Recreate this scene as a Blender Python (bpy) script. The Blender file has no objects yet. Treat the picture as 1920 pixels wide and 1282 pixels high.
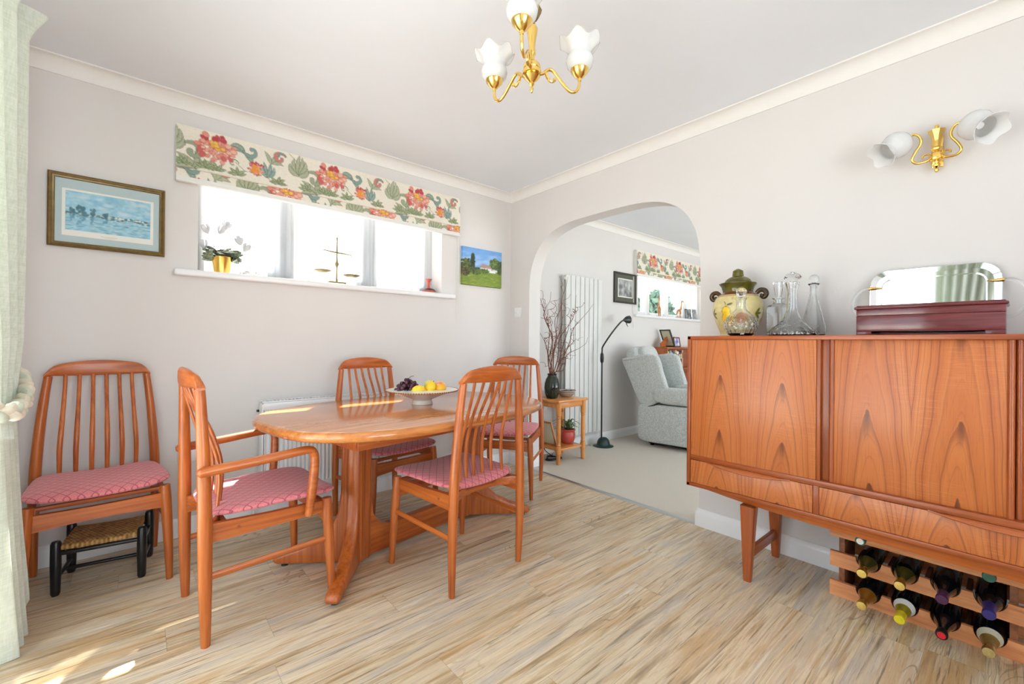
import bpy, bmesh, math, random
import numpy as np
from mathutils import Vector, Matrix, Euler
R = math.radians
PI = math.pi
sc = bpy.context.scene
COL = sc.collection

# ------------------------------------------------------------------ camera
cam = bpy.data.objects.new('camera', bpy.data.cameras.new('camera'))
COL.objects.link(cam)
_yaw, _pit, _rol = R(49.2962), R(0.1622), R(0.5347)
_f = Vector((math.cos(_yaw)*math.cos(_pit), math.sin(_yaw)*math.cos(_pit), math.sin(_pit)))
_r = Vector((math.sin(_yaw), -math.cos(_yaw), 0)); _u = _r.cross(_f)
_r2 = math.cos(_rol)*_r + math.sin(_rol)*_u
_u2 = -math.sin(_rol)*_r + math.cos(_rol)*_u
_m = Matrix((_r2, _u2, -_f)).transposed().to_4x4()
_m.translation = (-2.5042, -2.9419, 1.0575)
cam.matrix_world = _m
cam.data.sensor_width = 36.0
cam.data.lens = 813.659*36.0/1920.0
cam.data.clip_start = 0.02
sc.camera = cam

# ------------------------------------------------------------------ world, sun, daylight at the windows, exposure
w = bpy.data.worlds.new('daylight'); sc.world = w; w.use_nodes = True
_bg = w.node_tree.nodes['Background']
_bg.inputs[0].default_value = (0.80, 0.90, 1.0, 1); _bg.inputs[1].default_value = 5.2
sun = bpy.data.objects.new('sun', bpy.data.lights.new('sun', 'SUN')); COL.objects.link(sun)
sun.data.energy = 55.0; sun.data.angle = R(0.6); sun.data.color = (1.0, 0.93, 0.82)
sun.rotation_euler = Vector((-.285, -.422, -.718)).to_track_quat('-Z', 'Y').to_euler()
def area(name, loc, direction, sx, sy, power, color=(1, 1, 1)):
    o = bpy.data.objects.new(name, bpy.data.lights.new(name, 'AREA')); COL.objects.link(o)
    o.data.shape = 'RECTANGLE'; o.data.size = sx; o.data.size_y = sy
    o.data.energy = power; o.data.color = color
    o.location = loc; o.rotation_euler = Vector(direction).to_track_quat('-Z', 'Y').to_euler()
    return o
area('daylight_patio', (-3.25, -1.72, 1.12), (.6, .15, 1), 1.8, 2.1, 8, (0.72, 0.86, 1.0))
area('daylight_rear_window', (-2.0, -4.62, 1.25), (-.5, 1, 1.0), 1.5, 2.0, 52, (0.76, 0.88, 1.0))
area('daylight_living_window', (2.4, -4.62, 0.75), (0, 1, .9), 3.2, 1.0, 66, (0.86, 0.93, 1.0))
sc.view_settings.view_transform = 'Standard'
sc.view_settings.look = 'None'
sc.view_settings.gamma = 1.0
sc.view_settings.use_curve_mapping = False
sc.view_settings.exposure = -0.42
sc.cycles.max_bounces = 10
sc.cycles.diffuse_bounces = 5
sc.cycles.glossy_bounces = 4
sc.cycles.transmission_bounces = 8
sc.cycles.transparent_max_bounces = 12
sc.cycles.sample_clamp_indirect = 4.0
sc.cycles.use_denoising = True

# ------------------------------------------------------------------ helpers: colours and node graphs
def s2l(c):
    return c/12.92 if c <= .04045 else ((c+.055)/1.055)**2.4
def C(r, g, b):
    return (s2l(r/255), s2l(g/255), s2l(b/255), 1)
class G:
    def __init__(s, name):
        s.m = bpy.data.materials.new(name); s.m.use_nodes = True
        s.t = s.m.node_tree; s.b = s.t.nodes['Principled BSDF']; s.out = s.t.nodes['Material Output']
        s._o = None
    def n(s, typ, ins=None, **props):
        x = s.t.nodes.new(typ)
        for k, v in props.items(): setattr(x, k, v)
        for k, v in (ins or {}).items(): s.set(x.inputs[k], v)
        return x
    def set(s, sock, v):
        if isinstance(v, bpy.types.NodeSocket): s.t.links.new(v, sock)
        else: sock.default_value = v
    def P(s, **kw):
        for k, v in kw.items(): s.set(s.b.inputs[k.replace('_', ' ')], v)
        return s
    def obj(s):
        if s._o is None: s._o = s.n('ShaderNodeTexCoord').outputs['Object']
        return s._o
    def xyz(s, v=None):
        x = s.n('ShaderNodeSeparateXYZ', {0: s.obj() if v is None else v}); return x.outputs
    def vec(s, x=0, y=0, z=0): return s.n('ShaderNodeCombineXYZ', {0: x, 1: y, 2: z}).outputs[0]
    def scl(s, sx, sy, sz, v=None, loc=(0, 0, 0)):
        return s.n('ShaderNodeMapping', {0: s.obj() if v is None else v, 1: loc, 3: (sx, sy, sz)}).outputs[0]
    def ma(s, op, a, b=0.0, c=0.0):
        return s.n('ShaderNodeMath', {0: a, 1: b, 2: c}, operation=op).outputs[0]
    def noise(s, v, scale=5, det=3, rough=.5, dist=0.0, out=0):
        return s.n('ShaderNodeTexNoise', {'Vector': v, 'Scale': scale, 'Detail': det, 'Roughness': rough, 'Distortion': dist}).outputs[out]
    def mix(s, f, a, b, mode='MIX'):
        x = s.n('ShaderNodeMix', data_type='RGBA', blend_type=mode)
        s.set(x.inputs[0], f); s.set(x.inputs[6], a); s.set(x.inputs[7], b); return x.outputs[2]
    def ramp(s, f, stops, interp='LINEAR'):
        x = s.n('ShaderNodeValToRGB', {0: f}); cr = x.color_ramp; cr.interpolation = interp
        while len(cr.elements) < len(stops): cr.elements.new(0.5)
        for e, (p, c) in zip(cr.elements, stops):
            e.position = p; e.color = c if len(c) == 4 else (*c, 1)
        return x.outputs[0]
    def sm(s, x, a, b):     # smooth step 0..1 between a and b
        return s.n('ShaderNodeMapRange', {0: x, 1: a, 2: b, 3: 0.0, 4: 1.0}, interpolation_type='SMOOTHSTEP').outputs[0]
    def bump(s, h, strength=.3, dist=.01):
        s.t.links.new(s.n('ShaderNodeBump', {'Height': h, 'Strength': strength, 'Distance': dist}).outputs[0], s.b.inputs['Normal']); return s
M = {}
def plain(name, col, rough=.5, metal=0.0, vary=.06, scale=12, bump=0.0, bscale=80, **kw):
    g = G(name); c = Vector(col[:3])
    a = tuple(c*(1-vary))+(1,); b = tuple(min(1, x*(1+vary)) for x in c)+(1,)
    g.P(Base_Color=g.ramp(g.noise(g.obj(), scale, 4), [(.3, a), (.7, b)]), Roughness=rough, Metallic=metal, **kw)
    if bump: g.bump(g.noise(g.obj(), bscale, 3), bump, .004)
    M[name] = g.m; return g
def wood(name, c1, c2, c3, axis=2, fine=70, along=2.5, rough=.32, coat=.15):
    g = G(name); k = [fine]*3; k[axis] = along
    v = g.scl(*k)
    k2 = [fine*.22]*3; k2[axis] = along*.35
    n1 = g.noise(v, 1.0, 5, .6, .3); n2 = g.noise(g.scl(*k2), 1.0, 3, .5, .6)
    f = g.ma('ADD', g.ma('MULTIPLY', n1, .55), g.ma('MULTIPLY', n2, .45))
    g.P(Base_Color=g.ramp(f, [(.30, c3), (.44, c2), (.60, c1)]), Roughness=rough)
    g.b.inputs['Coat Weight'].default_value = coat; g.b.inputs['Coat Roughness'].default_value = .12
    M[name] = g.m; return g
def vcol(name, rough=.7, extra=None, **kw):
    g = G(name)
    c = g.n('ShaderNodeAttribute', attribute_name='Col').outputs[0]
    if extra: c = extra(g, c)
    g.P(Base_Color=c, Roughness=rough, **kw); M[name] = g.m; return g
def glassy(name, tint, ior=1.5, rough=0.0):
    g = G(name); g.P(Base_Color=tint, Roughness=rough, IOR=ior); g.b.inputs['Transmission Weight'].default_value = 1.0
    M[name] = g.m; return g
def pane_glass(name):
    g = G(name)
    fr = g.ma('MULTIPLY', g.n('ShaderNodeFresnel', {0: 1.45}).outputs[0], g.ma('SUBTRACT', 1.0, g.n('ShaderNodeNewGeometry').outputs['Backfacing']))
    tr = g.n('ShaderNodeBsdfTransparent', {0: (.97, .985, .98, 1)}).outputs[0]
    gl = g.n('ShaderNodeBsdfGlossy', {0: (1, 1, 1, 1), 1: .02}).outputs[0]
    mx = g.n('ShaderNodeMixShader', {0: fr, 1: tr, 2: gl}).outputs[0]
    g.t.links.new(mx, g.out.inputs[0]); M[name] = g.m

# ------------------------------------------------------------------ helpers: meshes
I4 = Matrix.Identity(4)
def TR(loc=(0, 0, 0), rot=(0, 0, 0), s=(1, 1, 1)):
    return Matrix.Translation(loc) @ Euler(rot).to_matrix().to_4x4() @ Matrix.Diagonal((*s, 1))
def aim(p, d, up='Y'):
    return Matrix.Translation(p) @ Vector(d).to_track_quat('Z', up).to_matrix().to_4x4()
class MB:
    def __init__(s): s.v = []; s.f = []; s.mi = []; s.cur = 0
    def add(s, vs, fs, m=None):
        o = len(s.v)
        s.v += [tuple(m @ Vector(p)) for p in vs] if m is not None else [tuple(p) for p in vs]
        s.f += [tuple(i+o for i in f) for f in fs]; s.mi += [s.cur]*len(fs); return s
    def bm(s, b, m=None):
        b.verts.index_update(); b.verts.ensure_lookup_table()
        s.add([v.co.copy() for v in b.verts], [[v.index for v in f.verts] for f in b.faces], m); b.free(); return s
    def box(s, c, size, bev=.003, seg=2, m=None, rot=(0, 0, 0)):
        b = bmesh.new(); bmesh.ops.create_cube(b, size=1.0)
        bmesh.ops.scale(b, vec=size, verts=b.verts)
        if bev: bmesh.ops.bevel(b, geom=b.edges[:], offset=min(bev, min(size)*.45), segments=seg, affect='EDGES', profile=.5)
        mm = TR(c, rot); return s.bm(b, m @ mm if m is not None else mm)
    def b2(s, p, q, bev=.003, seg=2, m=None):       # box from two corners
        return s.box([(a+b)/2 for a, b in zip(p, q)], [abs(a-b) for a, b in zip(p, q)], bev, seg, m)
    def prism(s, poly, h, bev=0.0, seg=2, m=None):  # polygon in xy, extruded 0..h in z
        b = bmesh.new(); vs = [b.verts.new((x, y, 0)) for x, y in poly]; f = b.faces.new(vs)
        r = bmesh.ops.extrude_face_region(b, geom=[f])
        bmesh.ops.translate(b, vec=(0, 0, h), verts=[x for x in r['geom'] if isinstance(x, bmesh.types.BMVert)])
        bmesh.ops.recalc_face_normals(b, faces=b.faces[:])
        if bev:
            es = [e for e in b.edges if len(e.link_faces) == 2 and e.calc_face_angle(0) > .9]
            bmesh.ops.bevel(b, geom=es, offset=bev, segments=seg, affect='EDGES', profile=.5)
        return s.bm(b, m)
    def lathe(s, prof, seg=24, m=None, mod=None):   # prof: (r, z); mod(r, z, angle) -> (r, z)
        vs = []; fs = []; n = len(prof)
        for r, z in prof:
            for k in range(seg):
                a = 2*PI*k/seg; rr, zz = (r, z) if mod is None else mod(r, z, a)
                vs.append((rr*math.cos(a), rr*math.sin(a), zz))
        for i in range(n-1):
            for k in range(seg):
                j = (k+1) % seg; fs.append((i*seg+k, i*seg+j, (i+1)*seg+j, (i+1)*seg+k))
        if prof[0][0] > 1e-6: fs.append(tuple(range(seg))[::-1])
        if prof[-1][0] > 1e-6: fs.append(tuple((n-1)*seg+k for k in range(seg)))
        return s.add(vs, fs, m)
    def tube(s, pts, rad, seg=8, ell=(1, 1), side=(1, 0, 0), m=None, cap=True, closed=False):
        pts = [Vector(p) for p in pts]; n = len(pts)
        rad = [rad]*n if isinstance(rad, (int, float)) else list(rad)
        vs = []; fs = []; prev = Vector(side)
        for i, p in enumerate(pts):
            if closed: t = pts[(i+1) % n]-pts[i-1]
            else: t = pts[min(i+1, n-1)]-pts[max(i-1, 0)]
            t.normalize(); a = prev-t*prev.dot(t)
            if a.length < 1e-4: a = t.orthogonal()
            a.normalize(); b = t.cross(a); prev = a
            for k in range(seg):
                q = 2*PI*k/seg; vs.append(p+a*(math.cos(q)*rad[i]*ell[0])+b*(math.sin(q)*rad[i]*ell[1]))
        for i in range(n if closed else n-1):
            for k in range(seg):
                j = (k+1) % seg; i2 = (i+1) % n
                fs.append((i*seg+k, i*seg+j, i2*seg+j, i2*seg+k))
        if cap and not closed:
            fs.append(tuple(range(seg))[::-1]); fs.append(tuple((n-1)*seg+k for k in range(seg)))
        return s.add(vs, fs, m)
    def loft(s, rings, m=None, cap=True, closed=False):
        n = len(rings); k0 = len(rings[0]); vs = [p for r in rings for p in r]; fs = []
        for i in range(n if closed else n-1):
            i2 = (i+1) % n
            for k in range(k0):
                j = (k+1) % k0; fs.append((i*k0+k, i*k0+j, i2*k0+j, i2*k0+k))
        if cap and not closed: fs.append(tuple(range(k0))[::-1]); fs.append(tuple((n-1)*k0+k for k in range(k0)))
        return s.add(vs, fs, m)
    def grid(s, fn, nu, nv, m=None, wrap=False):
        vs = [fn(i/nu, j/nv) for j in range(nv+1) for i in range(nu+1)]
        fs = [(j*(nu+1)+i, j*(nu+1)+i+1, (j+1)*(nu+1)+i+1, (j+1)*(nu+1)+i) for j in range(nv) for i in range(nu)]
        return s.add(vs, fs, m)
    def ball(s, c, r, seg=16, rings=10, sc_=(1, 1, 1), m=None):
        prof = [(math.sin(PI*i/rings)*r, -math.cos(PI*i/rings)*r) for i in range(rings+1)]
        prof[0] = (0, -r); prof[-1] = (0, r)
        mm = TR(c, s=sc_); return s.lathe(prof, seg, m @ mm if m is not None else mm)
    def mesh(s, name, mats, smooth=40, col=None, weld=True):
        me = bpy.data.meshes.new(name); me.from_pydata(s.v, [], s.f)
        mats = mats if isinstance(mats, (list, tuple)) else [mats]
        for k in mats: me.materials.append(M[k] if isinstance(k, str) else k)
        if len(mats) > 1: me.polygons.foreach_set('material_index', s.mi)
        b = bmesh.new(); b.from_mesh(me)
        if weld: bmesh.ops.remove_doubles(b, verts=b.verts[:], dist=1e-6)
        bmesh.ops.recalc_face_normals(b, faces=b.faces[:]); b.to_mesh(me); b.free()
        if smooth:
            me.polygons.foreach_set('use_smooth', [True]*len(me.polygons)); me.set_sharp_from_angle(angle=R(smooth))
        if col is not None:
            co = np.empty(len(me.vertices)*3); me.vertices.foreach_get('co', co); co = co.reshape(-1, 3)
            a = me.color_attributes.new('Col', 'FLOAT_COLOR', 'POINT')
            rgba = np.ones((len(co), 4), np.float32); rgba[:, :3] = col(co)
            a.data.foreach_set('color', rgba.ravel())
        return me
    def obj(s, name, mats, parent=None, loc=None, rot=None, **kw):
        o = bpy.data.objects.new(name, s.mesh(name, mats, **kw)); COL.objects.link(o)
        if parent: o.parent = parent
        if loc is not None: o.location = loc
        if rot is not None: o.rotation_euler = rot
        return o
def tag(o, label, cat, group=None):
    o['label'] = label; o['category'] = cat
    if group: o['group'] = group
    return o
def thing(name, label, cat, loc=(0, 0, 0), rz=0.0, group=None, rot=None):
    o = bpy.data.objects.new(name, None); COL.objects.link(o); o.empty_display_size = .05
    o.location = loc; o.rotation_euler = rot if rot is not None else (0, 0, rz)
    return tag(o, label, cat, group)
def struct(name, mb, mats, **kw):
    o = mb.obj(name, mats, **kw); o['kind'] = 'structure'; return o
def dup(root, loc, rz, label, group=None):
    r = root.copy(); COL.objects.link(r); r.location = loc; r.rotation_euler = (0, 0, rz); r['label'] = label
    if group: r['group'] = group
    for ch in root.children:
        c = ch.copy(); COL.objects.link(c); c.parent = r
        for g in ch.children:
            d = g.copy(); COL.objects.link(d); d.parent = c
    return r
def bez(pts, n=8):       # Catmull-Rom through the points
    P = [Vector(p) for p in pts]; P = [P[0]*2-P[1]]+P+[P[-1]*2-P[-2]]; out = []
    for i in range(1, len(P)-2):
        a, b, c, d = P[i-1:i+3]
        for k in range(n):
            t = k/n; out.append(.5*((2*b)+(c-a)*t+(2*a-5*b+4*c-d)*t*t+(3*b-a-3*c+d)*t**3))
    return out+[P[-2]]
def lerpn(vals, n):      # resample a list of numbers to n
    return [float(x) for x in np.interp(np.linspace(0, 1, n), np.linspace(0, 1, len(vals)), vals)]
def rrect(w, h, r, n=5):
    out = []
    for cx, cy, a0 in ((w/2-r, h/2-r, 0), (-w/2+r, h/2-r, 90), (-w/2+r, -h/2+r, 180), (w/2-r, -h/2+r, 270)):
        out += [(cx+r*math.cos(R(a0+90*k/n)), cy+r*math.sin(R(a0+90*k/n))) for k in range(n+1)]
    return out
# raster used to colour the vertices of printed or painted surfaces (pattern only)
class Paint:
    def __init__(s, w, h, res, base):
        s.W, s.H, s.res = w, h, res; s.nx, s.ny = int(w*res), int(h*res)
        s.a = np.zeros((s.ny, s.nx, 3)); s.a[:] = base[:3]
        s.X, s.Y = np.meshgrid((np.arange(s.nx)+.5)/res, (np.arange(s.ny)+.5)/res)
    def put(s, m, c): s.a = s.a*(1-m[..., None])+np.array(c[:3])*m[..., None]
    def ell(s, cx, cy, rx, ry, c, rot=0., soft=.15, al=1., wrapx=False):
        dx = s.X-cx
        if wrapx: dx = (dx+s.W/2) % s.W-s.W/2
        dy = s.Y-cy; k, q = math.cos(rot), math.sin(rot)
        d = np.sqrt(((dx*k+dy*q)/rx)**2+((-dx*q+dy*k)/ry)**2)
        s.put(np.clip((1+soft-d)/(2*soft+1e-6), 0, 1)*al, c)
    def line(s, pts, wd, c, al=1., wrapx=False, soft=.0008):
        D = np.full(s.X.shape, 9.)
        wd = lerpn(wd if isinstance(wd, (list, tuple)) else [wd, wd], len(pts))
        for i in range(len(pts)-1):
            (x0, y0), (x1, y1) = pts[i][:2], pts[i+1][:2]
            dx = s.X-x0
            if wrapx: dx = (dx+s.W/2) % s.W-s.W/2
            ex, ey = x1-x0, y1-y0; L = ex*ex+ey*ey+1e-12
            t = np.clip((dx*ex+(s.Y-y0)*ey)/L, 0, 1)
            D = np.minimum(D, np.hypot(dx-t*ex, s.Y-y0-t*ey)-(wd[i]*(1-t)+wd[i+1]*t))
        s.put(np.clip(.5-D/(2*soft), 0, 1)*al, c)
    def noise(s, amt, seed=0, size=4):
        g = np.random.default_rng(seed).normal(size=(s.ny//size+2, s.nx//size+2))
        yi, xi = np.arange(s.ny)/size, np.arange(s.nx)/size; y0, x0 = yi.astype(int), xi.astype(int)
        fy, fx = (yi-y0)[:, None], (xi-x0)[None]
        v = g[y0][:, x0]*(1-fy)*(1-fx)+g[y0+1][:, x0]*fy*(1-fx)+g[y0][:, x0+1]*(1-fy)*fx+g[y0+1][:, x0+1]*fy*fx
        s.a = np.clip(s.a*(1+amt*v[..., None]), 0, 1)
    def at(s, x, y, wrapx=False):
        i = (np.asarray(x)*s.res).astype(int); j = np.clip((np.asarray(y)*s.res).astype(int), 0, s.ny-1)
        i = i % s.nx if wrapx else np.clip(i, 0, s.nx-1)
        return s.a[j, i]

# ------------------------------------------------------------------ materials
plain('wall_paint', C(224, 220, 217), .85, vary=.012, scale=3, bump=.04, bscale=160)
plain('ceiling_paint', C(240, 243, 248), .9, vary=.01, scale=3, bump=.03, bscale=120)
plain('coving_paint', C(240, 237, 233), .85, vary=.01)
plain('white_gloss', C(243, 243, 243), .3, vary=.008)
plain('white_plastic', C(240, 240, 238), .35, vary=.008)
plain('radiator_white', C(240, 241, 242), .28, vary=.006)
plain('radiator_cream', C(226, 226, 222), .4, vary=.01)
plain('brass', (.83, .56, .16, 1), .16, 1.0, vary=.05)
plain('old_brass', (.26, .20, .09, 1), .42, 1.0, vary=.15, scale=40)
plain('gold_pot', (.95, .62, .16, 1), .24, 1.0, vary=.05)
plain('dark_metal', C(34, 40, 38), .35, vary=.1)
plain('green_enamel', C(24, 52, 48), .3, vary=.08)
plain('black_lacquer', C(22, 22, 24), .3, vary=.3, scale=30)
plain('black_plastic', C(25, 25, 26), .4, vary=.1)
plain('steel', (.82, .83, .84, 1), .035, 1.0, vary=.01)
plain('grey_metal', (.5, .5, .5, 1), .3, 1.0, vary=.04)
TA, TB, TC = C(190, 104, 44), C(163, 80, 29), C(120, 50, 15)
for ax, nm in enumerate('xyz'): wood('teak_'+nm, TA, TB, TC, ax)
wood('table_top_teak', C(204, 134, 72), C(184, 110, 52), C(152, 82, 34), 0, 55, 1.6, .16, .5)
for ax, nm in enumerate('xyz'): wood('dark_teak_'+nm, C(168, 86, 38), C(142, 66, 26), C(106, 44, 16), ax)
for ax, nm in enumerate('xyz'): wood('pine_'+nm, C(226, 158, 88), C(208, 134, 66), C(180, 104, 46), ax, 40, 2, .3, .25)
wood('rack_pine', C(226, 158, 106), C(206, 132, 82), C(160, 88, 48), 1, 60, 5, .55, 0)
wood('rack_dark', C(150, 92, 58), C(120, 70, 42), C(84, 48, 28), 0, 60, 5, .6, 0)
wood('mahogany', C(112, 34, 38), C(88, 22, 28), C(56, 14, 18), 1, 120, 6, .22, .4)
plain('paving', C(196, 192, 188), .95, vary=.1, scale=2)
plain('foliage', C(150, 184, 168), .7, vary=.3, scale=6)
plain('bark', C(110, 90, 70), .9, vary=.2)

def seat_fabric():
    g = G('pink_seat_fabric'); x, y, z = g.xyz()
    def lat(sgn):
        t = g.ma('DIVIDE', g.ma('ADD', g.ma('MULTIPLY', x, 1.25), g.ma('MULTIPLY', y, sgn)), .050)
        return g.ma('ABSOLUTE', g.ma('SUBTRACT', g.ma('FRACT', t), .5))
    d = g.ma('MINIMUM', lat(1.0), lat(-1.0))
    ln = g.sm(d, .085, .02)
    base = g.ramp(g.noise(g.scl(1, 1, 1), 320, 2), [(.35, C(202, 106, 114)), (.65, C(222, 134, 138))])
    g.P(Base_Color=g.mix(g.ma('MULTIPLY', ln, .85), base, C(150, 58, 78)), Roughness=.75)
    g.b.inputs['Sheen Weight'].default_value = .25
    g.bump(g.noise(g.obj(), 600, 2), .15, .002); M['pink_seat_fabric'] = g.m
seat_fabric()

def laminate():
    g = G('oak_laminate'); x, y, z = g.xyz()
    PW, PL = .152, 1.22
    r = g.ma('FLOOR', g.ma('DIVIDE', y, PW))
    rn = g.n('ShaderNodeTexWhiteNoise', {1: r}, noise_dimensions='1D').outputs[0]
    xo = g.ma('ADD', x, g.ma('MULTIPLY', rn, 3.7))
    pi = g.ma('FLOOR', g.ma('DIVIDE', xo, PL))
    idn = g.n('ShaderNodeTexWhiteNoise', {0: g.vec(r, pi, 0.0)}, noise_dimensions='3D')
    pid = idn.outputs[0]
    pv = g.vec(g.ma('ADD', x, g.ma('MULTIPLY', pid, 37.0)), g.ma('ADD', y, g.ma('MULTIPLY', pid, 11.0)), pid)
    n1 = g.noise(g.scl(1.3, 24, 1, pv), 1.0, 6, .62, .8)
    n2 = g.noise(g.scl(3.5, 95, 1, pv), 1.0, 5, .65, .3)
    n3 = g.noise(g.scl(.9, 9, 1, pv, (5, 2, 0)), 1.0, 4, .55, 1.2)
    base = g.ramp(n1, [(.30, C(146, 126, 102)), (.41, C(198, 174, 138)), (.50, C(230, 212, 180)), (.58, C(208, 190, 164)), (.70, C(238, 228, 208))])
    warm = g.mix(g.ma('MULTIPLY', g.sm(n3, .50, .66), .62), base, C(200, 160, 106))
    grey = g.mix(g.ma('MULTIPLY', g.sm(n3, .46, .34), .6), warm, C(186, 180, 174))
    dark = g.mix(g.ma('MULTIPLY', g.sm(n2, .54, .70), .78), grey, C(108, 90, 72))
    lite = g.mix(g.ma('MULTIPLY', g.sm(n2, .44, .28), .6), dark, C(238, 232, 220))
    # knots and arched figure
    fx = g.ma('MULTIPLY', g.noise(g.scl(1.6, 10, 1, pv, (9, 4, 0)), 1.0, 2, .4, .6), 16.0)
    fl = g.sm(g.ma('ABSOLUTE', g.ma('SUBTRACT', g.ma('FRACT', fx), .5)), .13, .02)
    fm = g.ma('MULTIPLY', fl, g.ma('MULTIPLY', g.sm(g.noise(g.scl(1.1, 4, 1, pv, (3, 8, 0)), 1.0, 2), .56, .66), .5))
    fig = g.mix(fm, lite, C(116, 92, 66))
    tone = g.mix(g.ma('MULTIPLY', pid, .30), fig, C(190, 176, 158), 'MULTIPLY')
    ey = g.ma('ABSOLUTE', g.ma('SUBTRACT', g.ma('FRACT', g.ma('DIVIDE', y, PW)), .5))
    ex = g.ma('ABSOLUTE', g.ma('SUBTRACT', g.ma('FRACT', g.ma('DIVIDE', xo, PL)), .5))
    seam = g.ma('MAXIMUM', g.sm(ey, .492, .498), g.sm(ex, .4988, .4996))
    g.P(Base_Color=g.mix(g.ma('MULTIPLY', seam, .38), tone, C(120, 102, 80)),
        Roughness=g.n('ShaderNodeMapRange', {0: n2, 1: .3, 2: .7, 3: .24, 4: .36}).outputs[0])
    g.b.inputs['Specular IOR Level'].default_value = .5
    g.bump(n2, .10, .003); M['oak_laminate'] = g.m
laminate()

def carpet():
    g = G('beige_carpet')
    n = g.noise(g.obj(), 260, 3, .7); n2 = g.noise(g.obj(), 9, 3)
    g.P(Base_Color=g.mix(g.ma('MULTIPLY', n2, .35), g.ramp(n, [(.3, C(196, 186, 170)), (.7, C(228, 219, 205))]), C(202, 192, 177)), Roughness=.95)
    g.b.inputs['Sheen Weight'].default_value = .2
    g.bump(n, .6, .006); M['beige_carpet'] = g.m
carpet()

def veneer(name, bw, y0, t=2.1, z0=0.0, base=0.0):
    """Book-matched teak veneer with cathedral figure: across = local y, up = local z."""
    g = G(name); x, y, z = g.xyz()
    u = g.ma('SUBTRACT', g.ma('PINGPONG', g.ma('SUBTRACT', y, y0), bw), bw*.5)
    wob = g.noise(g.vec(g.ma('MULTIPLY', y, 2.0), g.ma('MULTIPLY', z, 1.3), base), 1.6, 2, .5)
    wob2 = g.noise(g.vec(g.ma('MULTIPLY', y, 22.0), g.ma('MULTIPLY', z, 5.0), base), 1.0, 3, .6)
    uw = g.ma('ADD', u, g.ma('MULTIPLY', g.ma('SUBTRACT', wob, .5), .05))
    r = g.ma('SQRT', g.ma('ADD', g.ma('MULTIPLY', uw, uw), .00006))
    f = g.ma('ADD', g.ma('ADD', g.ma('MULTIPLY', r, 8.0), g.ma('MULTIPLY', g.ma('MULTIPLY', r, r), 300.0)), g.ma('MULTIPLY', g.ma('ADD', z, z0), t))
    f = g.ma('ADD', f, g.ma('ADD', g.ma('MULTIPLY', wob2, .22), g.ma('MULTIPLY', wob, .8)))
    fr = g.ma('FRACT', f)
    line = g.ma('MULTIPLY', g.sm(fr, .72, .965), g.sm(fr, 1.0, .98))
    fr2 = g.ma('FRACT', g.ma('MULTIPLY', f, 2.7))
    line = g.ma('MAXIMUM', line, g.ma('MULTIPLY', g.ma('MULTIPLY', g.sm(fr2, .8, .97), g.sm(fr2, 1.0, .98)), .4))
    band = g.noise(g.vec(g.ma('MULTIPLY', f, .55), base, 0.0), 1.0, 2)
    dens = g.sm(g.noise(g.vec(g.ma('MULTIPLY', f, .37), base+4.0, 0.0), 1.0, 1), .38, .62)
    fine = g.noise(g.vec(g.ma('MULTIPLY', y, 420.0), g.ma('MULTIPLY', z, 9.0), base), 1.0, 3, .6)
    ray = g.noise(g.vec(g.ma('MULTIPLY', y, 14.0), g.ma('MULTIPLY', z, 300.0), base), 1.0, 2, .5)
    raym = g.ma('MULTIPLY', g.sm(ray, .50, .68), g.sm(g.noise(g.vec(g.ma('MULTIPLY', y, 6.0), g.ma('MULTIPLY', z, 3.0), base), 1.0, 2), .46, .60))
    c = g.ramp(band, [(.3, C(172, 90, 42)), (.5, C(190, 108, 53)), (.7, C(205, 127, 68))])
    c = g.mix(g.ma('MULTIPLY', g.sm(fine, .5, .72), .35), c, C(138, 64, 28))
    c = g.mix(g.ma('MULTIPLY', raym, .30), c, C(222, 146, 92))
    c = g.mix(g.ma('MULTIPLY', line, g.ma('ADD', g.ma('MULTIPLY', dens, .55), .25)), c, C(112, 56, 28))
    # dark heart marks at the apex of each arch
    heart = g.ma('MULTIPLY', g.sm(g.ma('ABSOLUTE', g.ma('ADD', uw, g.ma('MULTIPLY', g.ma('SUBTRACT', wob2, .5), .02))), .013, .002), g.sm(fr, .55, .95))
    c = g.mix(g.ma('MULTIPLY', heart, .6), c, C(80, 40, 24))
    g.P(Base_Color=c, Roughness=.36); g.b.inputs['Coat Weight'].default_value = .12
    g.b.inputs['Coat Roughness'].default_value = .2
    M[name] = g.m
veneer('veneer_narrow', .262, -.27, 4.0, 0.0, 1.0)
veneer('veneer_wide', .241, -.241, 3.2, .1, 7.0)
veneer('veneer_drawer', .25, -.25, 9.0, .2, 12.0)

def sofa_fabric(name, a, b):
    g = G(name)
    n1 = g.noise(g.scl(60, 60, 260), 1, 3, .6); n2 = g.noise(g.scl(300, 300, 50), 1, 3, .6)
    f = g.ma('MULTIPLY', g.ma('ADD', n1, n2), .5)
    g.P(Base_Color=g.ramp(f, [(.36, a), (.62, b)]), Roughness=.9); g.b.inputs['Sheen Weight'].default_value = .3
    g.bump(f, .3, .003); M[name] = g.m
sofa_fabric('grey_upholstery', C(160, 165, 162), C(224, 227, 224))
def curtain_fabric():
    g = G('green_curtain')
    f = g.ma('MULTIPLY', g.ma('ADD', g.noise(g.scl(220, 220, 14), 1, 3, .6), g.noise(g.scl(20, 20, 240), 1, 3, .6)), .5)
    c = g.ramp(f, [(.36, C(222, 229, 213)), (.62, C(244, 247, 239))])
    g.P(Base_Color=c, Roughness=.85); g.b.inputs['Sheen Weight'].default_value = .3
    tl = g.n('ShaderNodeBsdfTranslucent', {0: c}).outputs[0]
    mx = g.n('ShaderNodeMixShader', {0: .3, 1: g.b.outputs[0], 2: tl}).outputs[0]
    g.t.links.new(mx, g.out.inputs[0]); M['green_curtain'] = g.m
curtain_fabric()
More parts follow.
